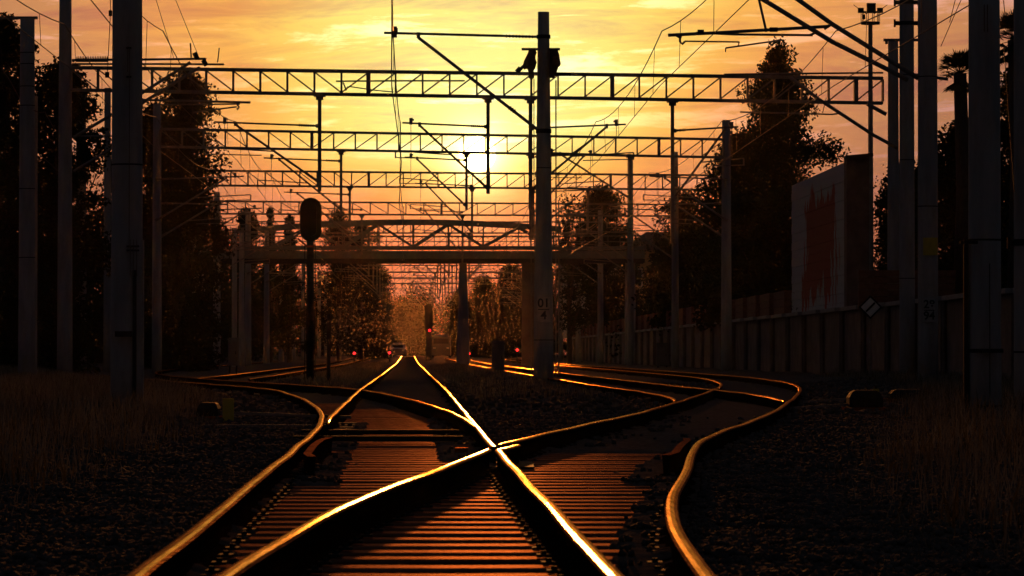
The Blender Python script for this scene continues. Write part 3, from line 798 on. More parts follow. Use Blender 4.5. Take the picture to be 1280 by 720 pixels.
# the tall central mast with its tensioning wheels
def exc(root, x, d, z0, z1, ra):
    plates(['01', '4'], 16, 387, 681, d, root, x, ra(2.2))
    conduit(root, 680, d, 15, 1.6, 100, 470, 'weight_guide', M_steel, -.1); conduit(root, 680, d, 18.5, 1.6, 250, 470, 'weight_guide', M_steel, -.1)
    box_part(root, 652, 672, 60, 63, d - .1, .06, 'bracket', M_iron); box_part(root, 686, 700, 60, 63, d - .1, .06, 'bracket', M_iron)
    def wheel(px, py, rp, wd):
        c = P(px, py, d - .2); mb = MB(); R = PXM(rp, d)
        mb.tube([c + Vector((-wd / 2, 0, 0)), c + Vector((-wd * .3, 0, 0)), c + Vector((wd * .3, 0, 0)), c + Vector((wd / 2, 0, 0))], [R * .96, R, R, R * .96], 20)
        return mb.build('tension_wheel', M_iron, root)
    # wheels seen nearly edge on, one either side
    def blob(pts, name):
        mb = MB(); ctr = sum((Vector(P(a, b, d - .2)) for a, b in pts), Vector()) / len(pts)
        f0 = [P(a, b, d - .34) for a, b in pts]; f1 = [P(a, b, d - .06) for a, b in pts]
        n = len(pts); mb.add([tuple(v) for v in f0] + [tuple(v) for v in f1], [tuple(range(n)), tuple(range(2 * n - 1, n - 1, -1))] + [(i, i + n, (i + 1) % n + n, (i + 1) % n) for i in range(n)])
        return mb.build(name, M_iron, root)
    b_ = blob([(661, 62), (669, 61), (671, 66), (669.5, 70), (669.5, 74), (671, 78), (669, 85), (667, 89), (668, 97), (664, 100), (660.5, 97), (661, 91), (659, 86), (655, 87), (653, 83), (655, 76), (658, 70), (660, 66)], 'tension_gear')
    mb = MB(); mb.tube([P(655, 82, d - .2), P(649, 88, d - .2)], [.04, .05], 8); mb.tube([P(650, 84, d - .2), P(646.5, 90, d - .2)], [.045, .075], 10); mb.build('gear_lever', M_iron, root)
    blob([(687, 62), (697, 62), (699, 68), (700, 74), (701, 80), (699.5, 83), (698, 84), (696, 90), (694, 95), (692, 98), (689, 97.5), (687, 98)], 'tension_gear')
    wheel(664, 78, 8, .14); wheel(694, 77, 9, .16)
    box_part(root, 690, 713.5, 91, 95, d - .1, .08, 'bracket', M_iron)
    for o_ in (-12.5, -15): conduit(root, 680, d, o_, 1.2, 98, 262, 'tension_rod', M_rust, -.05)
    for o_ in (-12, -16): conduit(root, 680, d, o_, 1.2, 262, 470, 'tension_rod', M_steel, -.05)
    # long bracket to the left over the main track
    a = P(480, 41, d); b = P(672, 46, d)
    mb = MB(); mb.tube([a, b], .035, 8); mb.tube([P(523, 47, d), P(672, 162, d)], .045, 8); mb.box(tuple(P(523, 44, d)), (.10, .08, .16)); mb.box(tuple(P(493, 40, d)), (.14, .08, .30)); mb.box(tuple(P(495, 38, d)), (.10, .08, .12))
    cb = mb.build('cantilever_arm', M_steel, root)
    insulator(cb, P(631, 45, d), P(668, 46, d), .045, 9); insulator(cb, P(636, 134, d), P(644, 140, d), .07, 3)
    mb = MB(); ring(mb, x, d, P(680, 46, d).z, ra(8) + .01, .1); mb.build('clamp', M_iron, root); mb = MB(); ring(mb, x, d, P(680, 164, d).z, ra(6) + .01, .12); mb.build('clamp', M_iron, root)
mast('tall tapered concrete mast standing alone right of centre with tensioning gear and a long bracket', 679.5, 105, 26, 14, 15, seams=(210, 425), extras=exc)

# right hand masts
def exD(root, x, d, z0, z1, ra):
    conduit(root, 1230, d, 4, 1.0, 330, 560, 'cable', M_iron, .25); conduit(root, 1230, d, -2, 1.2, 8, 42, 'cable', M_wire, .25); conduit(root, 1230, d, 2, 1.2, 8, 42, 'cable', M_wire, .25)
    conduit(root, 1230, d, -23, 6, 300, 545, 'cable_duct', M_iron, .05)
    box_part(root, 1200, 1222, 301, 305, d - .25, .06, 'bracket', M_iron)
    box_part(root, 1208, 1254, 436, 441, d - .26, .05, 'steel_strap', M_iron); box_part(root, 1222, 1252, 506, 509, d - .26, .04, 'steel_strap', M_iron)
mast('thickest concrete mast in the right foreground with black straps near its foot', 1231, 47, 42, 39, -40, seams=(300,), extras=exD)
mast('concrete mast cut by the right edge of the frame', 1280, 52, 26, 24, -40, seams=(300, 440), rings=(304,))
def exC(root, x, d, z0, z1, ra):
    plates(['28', '94'], 15, 388, 1158, d, root, x, ra(2.2))
    box_part(root, 1154, 1172, 297, 319, d - ra(3.5) - .03, .02, 'yellow_plate', M_yellow)
mast('concrete mast with a yellow plate and a number plate on the right', 1160, 85, 26, 24, -40, seams=(96, 258), extras=exC)
mast('concrete mast with two spiked clamps near its top on the right', 1134, 100, 20, 18, -30, ears=(3, 29), seams=(94, 200, 348))
a_ = P(1104, 50, 118)
b1_ = thing('cross_arm', 'flat steel cross arm on the mast top beside the spiked clamps', 'bracket', tuple(a_)); MB().box(tuple(P(1128, 50, 118)), (1.15, .1, .08)).build('arm', M_steel, b1_); MB().box(tuple(P(1108, 53, 118.0)), (.08, .08, .10)).build('arm_foot', M_steel, b1_)

# big brackets of the right masts, struts crossing the upper right corner
br = thing('cantilever_bracket', 'pair of big tubular brackets slanting down from the upper right corner to the right masts', 'bracket', tuple(P(1145, 95, 85)))
def strut(pts, w, name='strut', m=None, par=None, d=85):
    return MB().tube([P(a, b, d) for a, b in pts], PXM(w, d) / 2, 8).build(name, m or M_steel, par or br, smooth=True)
strut([(945, -6), (1040, 52), (1106, 85), (1135, 100)], 6)
strut([(990, -6), (1040, 30), (1104, 70), (1148, 98)], 6)
strut([(835, 44), (895, 41), (1036, 33)], 4.2); strut([(870, 41), (920, 43), (1016, 44)], 3)
strut([(1030, 36), (1038, 31)], 4); strut([(1012, 44), (1022, 40)], 3)
strut([(856, 51.5), (924, 52.5)], 2); strut([(907, 60), (978, 50)], 2.2); strut([(850, 43), (850, 52), (853, 55), (856, 52)], 3); strut([(845, 43), (852, 47)], 5)
strut([(924, 52), (923, 57)], 1.6); strut([(907, 60), (907, 65)], 1.6)
strut([(948, -4), (958, 40)], 3.2)
for (a, b) in (((872, 40), (880, 40)), ((962, 37), (972, 37))): strut([a, b], 6, 'clamp', M_iron)
strut([(1140, 93), (1185, 99)], 4)
b2 = thing('cantilever_bracket', 'lower tubular bracket rising left from the right masts in front of the conifer', 'bracket', tuple(P(1120, 185, 112)))
strut([(988, 97), (1022, 123), (1092, 169), (1122, 185)], 4.5, par=b2, d=112); strut([(905, 93), (990, 92), (1104, 91)], 2.4, 'tube', par=b2, d=112)
strut([(925, 140), (1040, 143), (1048, 142)], 2.0, 'tube', par=b2, d=112); strut([(1028, 142), (1033, 122)], 1, 'tie', par=b2, d=112); strut([(1084, 130), (1108, 143)], 5, 'strut', par=b2, d=112)
# left brackets reaching out from behind the thick mast
b3 = thing('cantilever_bracket', 'double bracket with spiked insulators between the left masts', 'bracket', tuple(P(92, 76, 116)))
strut([(90, 75), (165, 74.5), (258, 73.5)], 3, 'tube', par=b3, d=112); strut([(90, 80), (200, 80), (280, 80.5)], 2.6, 'tube', par=b3, d=112)
strut([(150, 135), (181, 114), (238, 78)], 4, par=b3, d=112); strut([(150, 150), (182, 126), (250, 84)], 4, par=b3, d=112)
strut([(243, 66), (247, 74)], 6, 'clamp', M_iron, b3, 112); strut([(254, 75), (258, 82)], 6, 'clamp', M_iron, b3, 112); strut([(238, 54), (239, 72)], 2, 'tie', par=b3, d=112); strut([(274, 60), (272, 78)], 1.5, 'tie', par=b3, d=112); strut([(238, 84), (238, 108)], 2.5, 'tie', par=b3, d=112)
ins_ = MB()
for i in range(19): ins_.tube([P(96 + i * 2.1, 75 + 2.5, 112), P(96.4 + i * 2.1, 70, 112)], [.04, .008], 5)
ins_.build('insulator', M_insul, b3)
b4 = thing('cantilever_bracket', 'lower left bracket with a hooked arm beside the left tree', 'bracket', tuple(P(178, 128, 140)))
strut([(150, 124), (220, 126), (313, 128)], 3, 'tube', par=b4, d=140); strut([(200, 131), (300, 130)], 2, 'tube', par=b4, d=140); strut([(240, 141), (268, 137), (296, 133.5)], 2, 'hook_arm', par=b4, d=140)
strut([(296, 130), (299, 134), (296, 137)], 2.4, 'hook', par=b4, d=140)
b5 = thing('cantilever_bracket', 'long sloping bracket low between the left masts', 'bracket', tuple(P(95, 172, 116)))
strut([(92, 172), (115, 158), (142, 142)], 4, par=b5, d=116); strut([(92, 214), (140, 185)], 3, par=b5, d=116); strut([(94, 170), (140, 170)], 2, 'tube', par=b5, d=116)
b6 = thing('registration_arm', 'thin steady arm in front of the nearest gantry beam left of centre', 'bracket', tuple(P(425, 105, 117)))
strut([(420, 101.5), (500, 101), (581, 101)], 2, 'tube', par=b6, d=117); strut([(429, 103), (433, 113), (435, 108)], 2, 'hook', par=b6, d=117); strut([(436, 108), (470, 113), (492, 115)], 1.4, 'arm', par=b6, d=117)
# guy cables with a glint on the left
for (pts, dd, lb) in ((((0, 83), (12, 100), (26, 126)), 101, 'thin taut cable at the far left edge before the tree'), (((42, 138), (50, 141), (57, 140)), 99, 'short looped cable on the side of the leftmost mast'), (((56, 140), (66, 158), (72, 165)), 100, 'thin cable sloping down between the left masts'), (((50, 194), (62, 204), (72, 214)), 100, 'lower thin cable between the left masts')):
    o = MB().tube([P(a, b, dd) for a, b in pts], .012, 5).build('guy_cable', M_wire); tag(o, lb, 'cable')
for i, (a, b, dd, lb) in enumerate([((194, -4), (218, 75), 110, 'thin stay wire dropping from the top left to the spiked insulators'), ((218, -4), (248, 70), 110, 'second stay wire just right of the first at the top left'),
        ((1203, -4), (1176, 58), 84, 'stay wire running down to the mast with the number plate'), ((1195, -4), (1187, 28), 84, 'short stay wire meeting the sloping one at the upper right'), ((1254, -4), (1256, 18), 50, 'short stay wire at the upper right corner beside the thickest mast'), ((1255, 60), (1268, 240), 51, 'thin cable hanging between the two rightmost masts')]):
    tag(MB().tube([P(*a, dd), P(*b, dd)], .009 if dd > 60 else .006, 5).build('stay_wire', M_wire), lb, 'cable')

# floodlight mast
fl = thing('floodlight_mast', 'slim lighting mast with a round cage of floodlights above the conifer', 'lamp post', tuple(P(1088, 420, 135)))
MB().tube([Vector((P(1088, 0, 135).x, 135, zt(135))), P(1088, 31, 135)], [.11, .075], 12).build('pole', M_steel, fl, smooth=True)
c0 = P(1088, 29, 135); R = PXM(12, 135)
mb = MB(); mb.tube([c0 - Vector((0, 0, .04)), c0 + Vector((0, 0, .04))], R, 20); mb.build('platform', M_iron, fl)
mb = MB()
for k in range(10):
    a = k * math.pi / 5; q = c0 + Vector((math.cos(a) * R * .97, math.sin(a) * R * .97, 0)); mb.tube([q, q + Vector((0, 0, PXM(14, 135)))], .012, 4)
top = [c0 + Vector((math.cos(k * math.pi / 8) * R, math.sin(k * math.pi / 8) * R, PXM(14, 135))) for k in range(17)]; mb.tube(top, .014, 4); mb.build('cage', M_iron, fl)
mb = MB(); mb.box(tuple(P(1089, 10, 135)), (PXM(11, 135), .2, PXM(12, 135))); mb.build('floodlight', M_black, fl)
for s in (-1, 1):
    q = P(1088 + s * 12, 13, 135); mb = MB(); mb.box(tuple(q), (PXM(7, 135), .2, PXM(6, 135)), 0); mb.bar(q, P(1088 + s * 21, 6, 135), .02); mb.bar(q, P(1088 + s * 4, 17, 135), .05); mb.build('floodlight', M_black, fl)
MB().tube([P(1080, 24, 135), P(1080, 18, 135)], .05, 8).build('floodlight', M_black, fl)

# ------------------------------------------------------------------ signals and trackside
def oval_prism(mb, cx_, cy, cz, w, h, dep, n=28, mi=0):
    vs = []; r = w / 2; hh = h / 2 - r
    pts = []
    for k in range(n):
        a = 2 * math.pi * k / n; pts.append((math.cos(a) * r, math.sin(a) * r + (hh if math.sin(a) >= 0 else -hh)))
    for o_ in (-dep / 2, dep / 2): vs += [(cx_ + x, cy + o_, cz + z) for x, z in pts]
    mb.add(vs, [tuple(range(n)), tuple(range(2 * n - 1, n - 1, -1))] + [(i, i + n, (i + 1) % n + n, (i + 1) % n) for i in range(n)], mi)
sg = thing('railway_signal', 'dark colour light signal seen from behind with an oval backboard on a post', 'signal', (P(388, 0, 118).x, 118, zt(118)))
x_ = P(388, 0, 112).x; d_ = 112
c_ = P(388.5, 274.5, d_)
mb = MB(); oval_prism(mb, c_.x, d_, c_.z, PXM(27, d_), PXM(55, d_), .05); mb.build('backboard', M_black, sg)
mb = MB(); oval_prism(mb, c_.x, d_ - .12, c_.z, PXM(15, d_), PXM(42, d_), .16); mb.build('lamp_housing', M_black, sg)
for k in range(3): mb = MB(); mb.tube([c_ + Vector((0, .05, (k - 1) * .36)), c_ + Vector((0, .30, (k - 1) * .36 - .02))], .12, 12, cap=False); mb.build('lamp_hood', M_black, sg)
MB().tube([(x_, d_ + .1, gzf(x_, d_) - .1), (x_, d_ + .1, c_.z)], [.115, .10], 12).build('post', M_iron, sg, smooth=True)
mb = MB()
for s in (-1, 1): mb.bar((x_ + s * .15, d_ - .1, gzf(x_, d_)), (x_ + s * .15, d_ - .1, c_.z - .7), .025)
for k in range(9): mb.bar((x_ - .15, d_ - .1, .7 + k * .3), (x_ + .15, d_ - .1, .7 + k * .3), .02)
mb.build('ladder', M_iron, sg)
mb = MB(); a = P(382, 306, d_ - .1); mb.bar(P(372, 298, d_ - .1), P(384, 308, d_ - .1), .05); mb.bar(P(383, 308, d_), P(393, 308, d_), .05); mb.build('bracket', M_rust, sg)
o = thing('short_post', 'short dark post just right of the oval signal', 'post', (P(411, 0, 105).x, 105, zt(105)))
MB().tube([(P(411, 0, 105).x, 105, zt(105) - .1), P(411, 392, 105)], .055, 10).build('post', M_iron, o, smooth=True); MB().box(tuple(P(411, 412, 104.9)), (.12, .08, .5)).build('box', M_iron, o)

def cabinet(label, px0, px1, y0, y1, d, legs=True):
    xm = P((px0 + px1) / 2, 0, d).x; root = thing('relay_cabinet', label, 'cabinet', (xm, d, gzf(xm, d)), 'trackside cabinets')
    a = P(px0, y0, d); b = P(px1, y1, d); wx = abs(b.x - a.x); zb = max(b.z, gzf(xm, d) + (.12 if legs else 0))
    mb = MB(); mb.box((xm, d, (a.z + zb) / 2), (wx, wx * .8, a.z - zb)); mb.build('housing', M_cabinet, root)
    mb = MB(); mb.box((xm, d, a.z + .03), (wx * 1.16, wx * .95, .05)); mb.box((xm, d, a.z + .07), (wx * .9, wx * .7, .04)); mb.build('lid', M_cabinet, root)
    mb = MB(); mb.box((xm + .01, d - wx * .4 - .008, (a.z + zb) / 2), (wx * .84, .012, (a.z - zb) * .88)); dr = mb.build('door', M_cabinet, root)
    mb = MB(); mb.box((xm + wx * .30, d - wx * .4 - .025, (a.z + zb) / 2), (.03, .03, .12)); mb.build('handle', M_iron, dr)
    for s in (-1, 1): MB().box((xm + s * wx * .36, d, zb / 2 + gzf(xm, d) / 2 - .02), (.06, wx * .6, zb - gzf(xm, d) + .05)).build('foot', M_iron, root)
cabinet('grey relay cabinet on the left bank between thin masts', 286, 298, 425, 457, 150)
cabinet('dark cabinet standing between the main track and the tall central mast', 614.5, 630.5, 429, 466, 122)
cabinet('grey cabinet at the foot of the long wall on the right', 820, 835, 431, 460, 190)
cabinet('narrow pale blue cabinet box high on the left bank beside the bridge end', 240, 247, 335, 362, 205)

ym = thing('marker_post', 'small yellow marker board beside the left branching track', 'marker', (P(286, 0, 46).x, 46, 0))
xx = P(286, 0, 46).x; a = P(286, 499, 46); b = P(286, 534, 46)
MB().box((xx, 46, (a.z + b.z) / 2 + .01), (PXM(14, 46), .03, a.z - b.z)).build('board', M_yellow, ym); MB().box((xx, 46.03, gzf(xx, 46) + .05), (.04, .03, .3)).build('stake', M_iron, ym)
ym = thing('marker_post', 'small yellow marker post beside the dark point machine on the right', 'marker', (P(1094, 0, 62).x, 62, 0))
xx = P(1094, 0, 62).x; MB().box((xx, 62, P(1094, 496, 62).z), (PXM(8, 62), .03, PXM(20, 62))).build('board', M_yellow, ym); MB().box((xx, 62.03, gzf(xx, 62) + .1), (.04, .03, .3)).build('stake', M_iron, ym)

def point_machine(label, px, yb, d, w, h, rodto):
    x = P(px, 0, d).x; z = gzf(x, d); root = thing('point_machine', label, 'point machine', (x, d, z), 'point machines')
    mb = MB(); W_, H_ = PXM(w, d), PXM(h, d)
    vs = []
    for (sx, zz) in ((1, 0), (1, .62), (.82, .9), (.6, 1.0)):
        for (i, j) in ((-1, -1), (1, -1), (1, 1), (-1, 1)): vs.append((x + i * W_ / 2 * sx, d + j * .25 * sx, z + H_ * zz + .02))
    fs = [(3, 2, 1, 0), (12, 13, 14, 15)]
    for k in range(3):
        for i in range(4): fs.append((k * 4 + i, k * 4 + (i + 1) % 4, (k + 1) * 4 + (i + 1) % 4, (k + 1) * 4 + i))
    mb.add(vs, fs); mb.build('casing', M_iron, root)
    MB().tube([(x - W_ * .3, d - .26, z + H_ * .4), (x - W_ * .3, d - .30, z + H_ * .4)], .06, 12).build('motor_cap', M_iron, root)
    MB().box((x, d, z + .02), (W_ * 1.25, .6, .06)).build('base_plate', M_rust, root)
    MB().bar((x, d + .05, z + .10), (rodto, d + .05, zt(d) + .06), .035).build('throw_rod', M_steel, root)
point_machine('dark humped point machine by the yellow marker in the right grass', 1080, 525, 54, 42, 24, fD(54) + .7)
point_machine('low point machine beside the yellow board left of the main track', 262, 530, 47.5, 26, 20, fM(47.5) - .6)
point_machine('flat dark point machine at the foot of the numbered right mast', 1134, 515, 60, 46, 14, fD(60) + .8)
# small box on a stake by the thickest mast
jb = thing('junction_box', 'small pale junction box on a stake left of the thickest right mast', 'box', tuple(P(1189, 545, 44)))
xx = P(1189, 0, 44).x; MB().box((xx, 44, P(1189, 534, 44).z), (PXM(36, 44), .25, PXM(10, 44))).build('box', M_cabinet, jb)
mb = MB(); mb.tube([(xx, 44, gzf(xx, 44) - .05), (xx, 44, P(1189, 538, 44).z)], .07, 10); mb.build('stake', M_iron, jb)
MB().box((xx, 43.86, P(1189, 530, 44).z), (PXM(38, 44), .04, .02)).build('lid', M_cabinet, jb)

# switch parts on the main line
def rodset(d, x0, x1, w=.05): return MB().bar((x0, d, zt(d) + .05), (x1, d, zt(d) + .05), w, .05)
sw = thing('stretcher_bar', 'dark stretcher bars joining the switch blades of the left branch', 'bar', (fM(40), 40, 0))
for d, w in ((39.9, .06), (37.2, .08)): rodset(d, fM(d) - 1.0 + (.0), fM(d) + .62, w).build('bar', M_iron, sw)
MB().bar((fM(43) - 2.2, 43, zt(43) + .05), (fM(43) - .8, 43, zt(43) + .05), .03).build('bar', M_steel, sw)
for d in (36.6, 37.8, 39.0, 40.2, 41.4, 42.6, 43.8, 45, 46.2): 
    for s in (-1, 1):
        MB().box((fM(d) + s * (G2 - .02), d, zt(d) + .012), (.42, .17, .02)).build('slide_plate', M_iron, sw)
# fishplates and rail clips on the near rails
def clips(parent, f, side, a, b):
    mbm = None; d = a
    me = None
    while d < b:
        for s in (-1, 1):
            if me is None:
                mb = MB(); mb.box((0, 0, .008), (.06, .10, .012)); mb.tube([(0, 0, .01), (0, 0, .028)], .013, 6)
                me = bpy.data.meshes.new('rail_clip'); me.from_pydata(mb.v, [], mb.f); me.materials.append(M_iron)
            o = link('rail_clip', me, parent); o.location = (f(d) + side * G2 + s * .085, d, zt(d) + .004); o.matrix_parent_inverse = Matrix.Translation(-Vector(parent.location))
        d += .6
clips(tM, fM, -1, 9.2, 30); clips(tM, fM, 1, 9.2, 29); clips(tD, fD, -1, 9.2, 28); clips(tD, fD, 1, 9.2, 32)
for (par, f, s, d, o_) in ((tM, fM, 1, 13.0, -.03), (tM, fM, -1, 12.75, .03), (tD, fD, 1, 12.9, -.03), (tD, fD, 1, 19.6, -.03)):
    mb = MB(); mb.box((f(d) + s * G2 + o_, d, zt(d) + .07), (.02, .6, .09))
    for k in range(4): mb.tube([(f(d) + s * G2 + o_ * 1.2, d - .22 + k * .147, zt(d) + .07), (f(d) + s * G2 + o_ * 1.9, d - .22 + k * .147, zt(d) + .07)], .016, 6)
    mb.build('fishplate', M_railside, par)
# joint gaps / frog plate
MB().box((fM(FR) + G2 + .03, FR + .1, zt(FR) + .010), (.55, 1.6, .02)).build('frog_plate', M_iron, tM)
MB().box((fM(33.5) + .55, 33.6, .035), (.11, .16, .05)).build('chair', M_rust, tM)

# diamond sign
ds = thing('diamond_sign', 'white diamond sign with a black diagonal stripe on a post before the retaining wall', 'sign', (P(1088, 0, 98).x, 98, zt(98)))
c_ = P(1088, 384, 98); s_ = PXM(18, 98)
def diamond(m, hw, y, name, par):
    mb = MB(); vs = []
    for o_ in (0, .012): vs += [(c_.x - hw, y + o_, c_.z), (c_.x, y + o_, c_.z - hw), (c_.x + hw, y + o_, c_.z), (c_.x, y + o_, c_.z + hw)]
    mb.add(vs, [(0, 1, 2, 3), (7, 6, 5, 4), (0, 4, 5, 1), (1, 5, 6, 2), (2, 6, 7, 3), (3, 7, 4, 0)]); return mb.build(name, m, par)
diamond(M_black, PXM(15, 98), 98.0, 'border', ds); bd = diamond(M_white, PXM(12, 98), 97.984, 'face', ds)
mb = MB(); q = PXM(5.6, 98); mb.bar((c_.x - q, 97.978, c_.z - q), (c_.x + q, 97.978, c_.z + q), .006, PXM(2.6, 98)); mb.build('stripe', M_black, ds)
MB().tube([(c_.x, 98.05, gzf(c_.x, 98) - .1), (c_.x, 98.05, c_.z)], .03, 8).build('post', M_steel, ds)

# red lights far down the line
def dwarf(label, px, py, d, h=None):
    p = P(px, py, d); root = thing('signal_light', label, 'signal', (p.x, d, zt(d)), 'small red signals down the line')
    MB().box((p.x, d, p.z), (.34, .2, .5)).build('lamp_housing', M_black, root)
    MB().tube([(p.x, d - .10, p.z), (p.x, d - .14, p.z)], PXM(1.6, d), 12).build('red_lens', M_glassred, root)
    MB().tube([(p.x, d, min(gzf(p.x, d), p.z - .5) - .1), (p.x, d, p.z)], .06, 8).build('post', M_iron, root)
dwarf('red signal light farthest left, below the far trees', 443, 441.5, 300)
dwarf('red signal light just left of the far car', 487, 441, 330)
dwarf('red signal light at the foot of the pale bridge pier', 586.5, 442, 330)
dwarf('red signal light left of the tall central mast', 646.5, 437.5, 300)
msg = thing('signal_mast', 'dark signal mast with a red light in the middle of the far gap', 'signal', tuple(P(536, 445, 360)))
p = P(537, 413, 360)
mb = MB(); mb.box((P(536, 0, 360.5).x, 360.5, (P(536, 380, 360).z + zt(360)) / 2), (.5, .4, P(536, 380, 360).z - zt(360))); mb.build('column', M_iron, msg)
mb = MB(); mb.box((P(536, 0, 360).x, 360.3, P(536, 398, 360).z), (.75, .3, 2.3)); mb.build('lamp_housing', M_black, msg)
MB().tube([(p.x, 360.10, p.z), (p.x, 360.04, p.z)], PXM(1.7, 360), 12).build('red_lens', M_glassred, msg)

# far vehicles at the level crossing
M_car = mat('silver_car_paint', (.32, .31, .31), .2, .6, var=.05)
def far_car(name, label, cat, px, pyb, d, w, h, roofw, m, van=False):
    x = P(px, 0, d).x; z = P(px, pyb, d).z; root = thing(name, label, cat, (x, d, z))
    sec = [(w / 2, .0), (w / 2, h * .48), (w / 2 * .96, h * .56), (roofw / 2, h * .92), (roofw / 2 * .8, h)]
    ysec = [(-2.0, .45), (-1.2, .62), (-.5, 1.0), (1.0, 1.0), (1.9, .62)] if not van else [(-2.6, .9), (-2.2, 1.0), (0, 1.0), (2.4, 1.0), (2.6, .95)]
    vs = []; n = 10
    for (yy, hs) in ysec:
        prof = [(-a, b) for a, b in sec] + [(a, b) for a, b in sec[::-1]]
        for a, b in prof: vs.append((x + a, d + yy, z + .25 + min(b, h * hs)))
    fs = [tuple(range(n)), tuple((len(ysec) - 1) * n + k for k in range(n - 1, -1, -1))]
    for i in range(len(ysec) - 1):
        for k in range(n): fs.append((i * n + k, (i + 1) * n + k, (i + 1) * n + (k + 1) % n, i * n + (k + 1) % n))
    mb = MB(); mb.add(vs, fs); mb.build('body', m, root)
    MB().box((x, d - 1.6 if not van else d - 2.62, z + .25 + h * .70), (roofw * .9, .05, h * .26)).build('windscreen', M_pane, root)
    for s in (-1, 1):
        for yy in (-1.3, 1.3): MB().tube([(x + s * (w / 2 - .2), d + yy, z + .3), (x + s * w / 2, d + yy, z + .3)], .3, 14).build('wheel', M_black, root)
        MB().box((x + s * w * .36, d - 2.02 if not van else d - 2.64, z + .25 + h * .36), (.28, .05, .14)).build('headlight', M_white, root)
far_car('parked_car', 'pale rounded car on the level crossing at the vanishing point', 'car', 498, 446, 440, 1.9, 1.35, 1.3, M_car)
far_car('parked_van', 'boxy van with a pale cab behind the red signal mast', 'van', 552, 447, 440, 2.1, 2.3, 1.9, M_cabinet, True)

# ------------------------------------------------------------------ bridge
D_B = 240
bt = thing('footbridge', 'steel bridge with an arched lattice parapet and pale piers crossing all the tracks', 'bridge', (P(525, 0, D_B).x, D_B, zt(D_B)))
def bb(a, b, w, h, name, m=M_bridge, dd=0): 
    q = Vector((0, dd, 0)); return MB().bar(P(*a, D_B) + q, P(*b, D_B) + q, w, h).build(name, m, bt)
for dd in (0, 2.6):
    bb((245, 309.5), (806, 309.5), .12, PXM(3.4, D_B), 'girder', dd=dd)
    bb((245, 318), (806, 318), .16, PXM(9, D_B), 'girder', dd=dd + .08)
    bb((245, 326), (806, 326), .22, PXM(5, D_B), 'girder', M_iron, dd=dd)
MB().box((P(525, 0, D_B).x, D_B + 1.3, P(525, 316, D_B).z), (PXM(560, D_B), 2.3, .2)).build('deck', M_retain, bt)
def arch(x): # frame row of the arch's centre line
    t = (x - 512) / 190.0; return 277 + 9 * t * t if abs(t) < 1 else 286
for dd in (0, 2.6):
    pts = [P(x, arch(x), D_B) + Vector((0, dd, 0)) for x in range(322, 703, 20)]
    mb = MB()
    for a, b in zip(pts, pts[1:]): mb.bar(a, b, .2, PXM(5.5, D_B))
    mb.build('arch', M_bridge, bt)
    xsn = list(range(340, 700, 44))
    for i, x in enumerate(xsn):
        bb((x, arch(x) + 2), (x, 308), .07, .07, 'hanger', dd=dd)
        if i < len(xsn) - 1:
            x2 = xsn[i + 1]
            if i % 2 == 0: bb((x, 308), (x2, arch(x2) + 2), .09, .12, 'brace', dd=dd)
            else: bb((x, arch(x) + 2), (x2, 308), .09, .12, 'brace', dd=dd)
bb((245, 302), (806, 302), .04, .05, 'handrail'); bb((245, 295), (806, 295), .04, .05, 'handrail')
for x in range(250, 806, 15): bb((x, 294), (x, 308), .03, .03, 'baluster')
def pier(px0, px1, wt_, wb_, dy=1.3, m=M_conc):
    c = (px0 + px1) / 2; x = P(c, 0, D_B + dy).x; z0 = gzf(x, D_B) - .2; z1 = P(c, 327, D_B).z
    mb = MB(); vs = []
    for z, w in ((z0, wb_), (z1, wt_)):
        for i, j in ((-1, -1), (1, -1), (1, 1), (-1, 1)): vs.append((x + i * w / 2, D_B + dy + j * .4, z))
    mb.add(vs, [(3, 2, 1, 0), (4, 5, 6, 7)] + [(i, (i + 1) % 4, (i + 1) % 4 + 4, i + 4) for i in range(4)]); mb.build('pier', m, bt)
pier(573, 585, .45, .85, m=M_conc); pier(652, 669, .8, .85, m=M_retain); pier(246, 256, .5, .6); pier(780, 795, .6, .7)

# ------------------------------------------------------------------ walls and buildings on the right
CW = 14.0
def wx(c, d): return cx(c, d)
rw = thing('retaining_wall', 'long stained retaining wall with coping running along the right side', 'wall', (wx(CW, 150), 150, zt(150)))
seg = list(range(60, 336, 6))
me_cache = {}
for i, d in enumerate(seg):
    mb = MB(); x = wx(CW, d + 3); h = 2.3
    mb.box((x + .2, d + 3, zt(d) + h / 2 - .4), (.4, 5.94, h + .8 - zt(d))); mb.build('panel', M_retain, rw)
    mb = MB(); mb.box((wx(CW, d), d, zt(d) + h / 2 - .3), (.05, .30, h + .55)); mb.build('pilaster', M_retain, rw)
    mb = MB(); mb.box((x + .16, d + 3, 2.36), (.60, 5.97, .12)); mb.build('coping', M_conc, rw)
pw = thing('parapet_wall', 'low dark brick wall standing on top of the long retaining wall', 'wall', (wx(CW + .3, 200), 200, 2.42))
for i, d in enumerate(range(146, 336, 6)):
    for k in range(3):
        mb = MB(); mb.box((wx(CW + .3, d + 3), d + 3, 2.57 + k * .3), (.3, 5.9 - .03 * k, .285)); mb.build('course', M_brick, pw)
tag(np_mesh('raised_ground', np.array([(wx(CW + .3, 50), 50, 2.2), (160, 50, 2.6), (160, 900, 3.0), (wx(CW + .3, 900), 900, 2.2)], float), np.array([[0, 1, 2, 3]]), M_ballast), kind='structure')
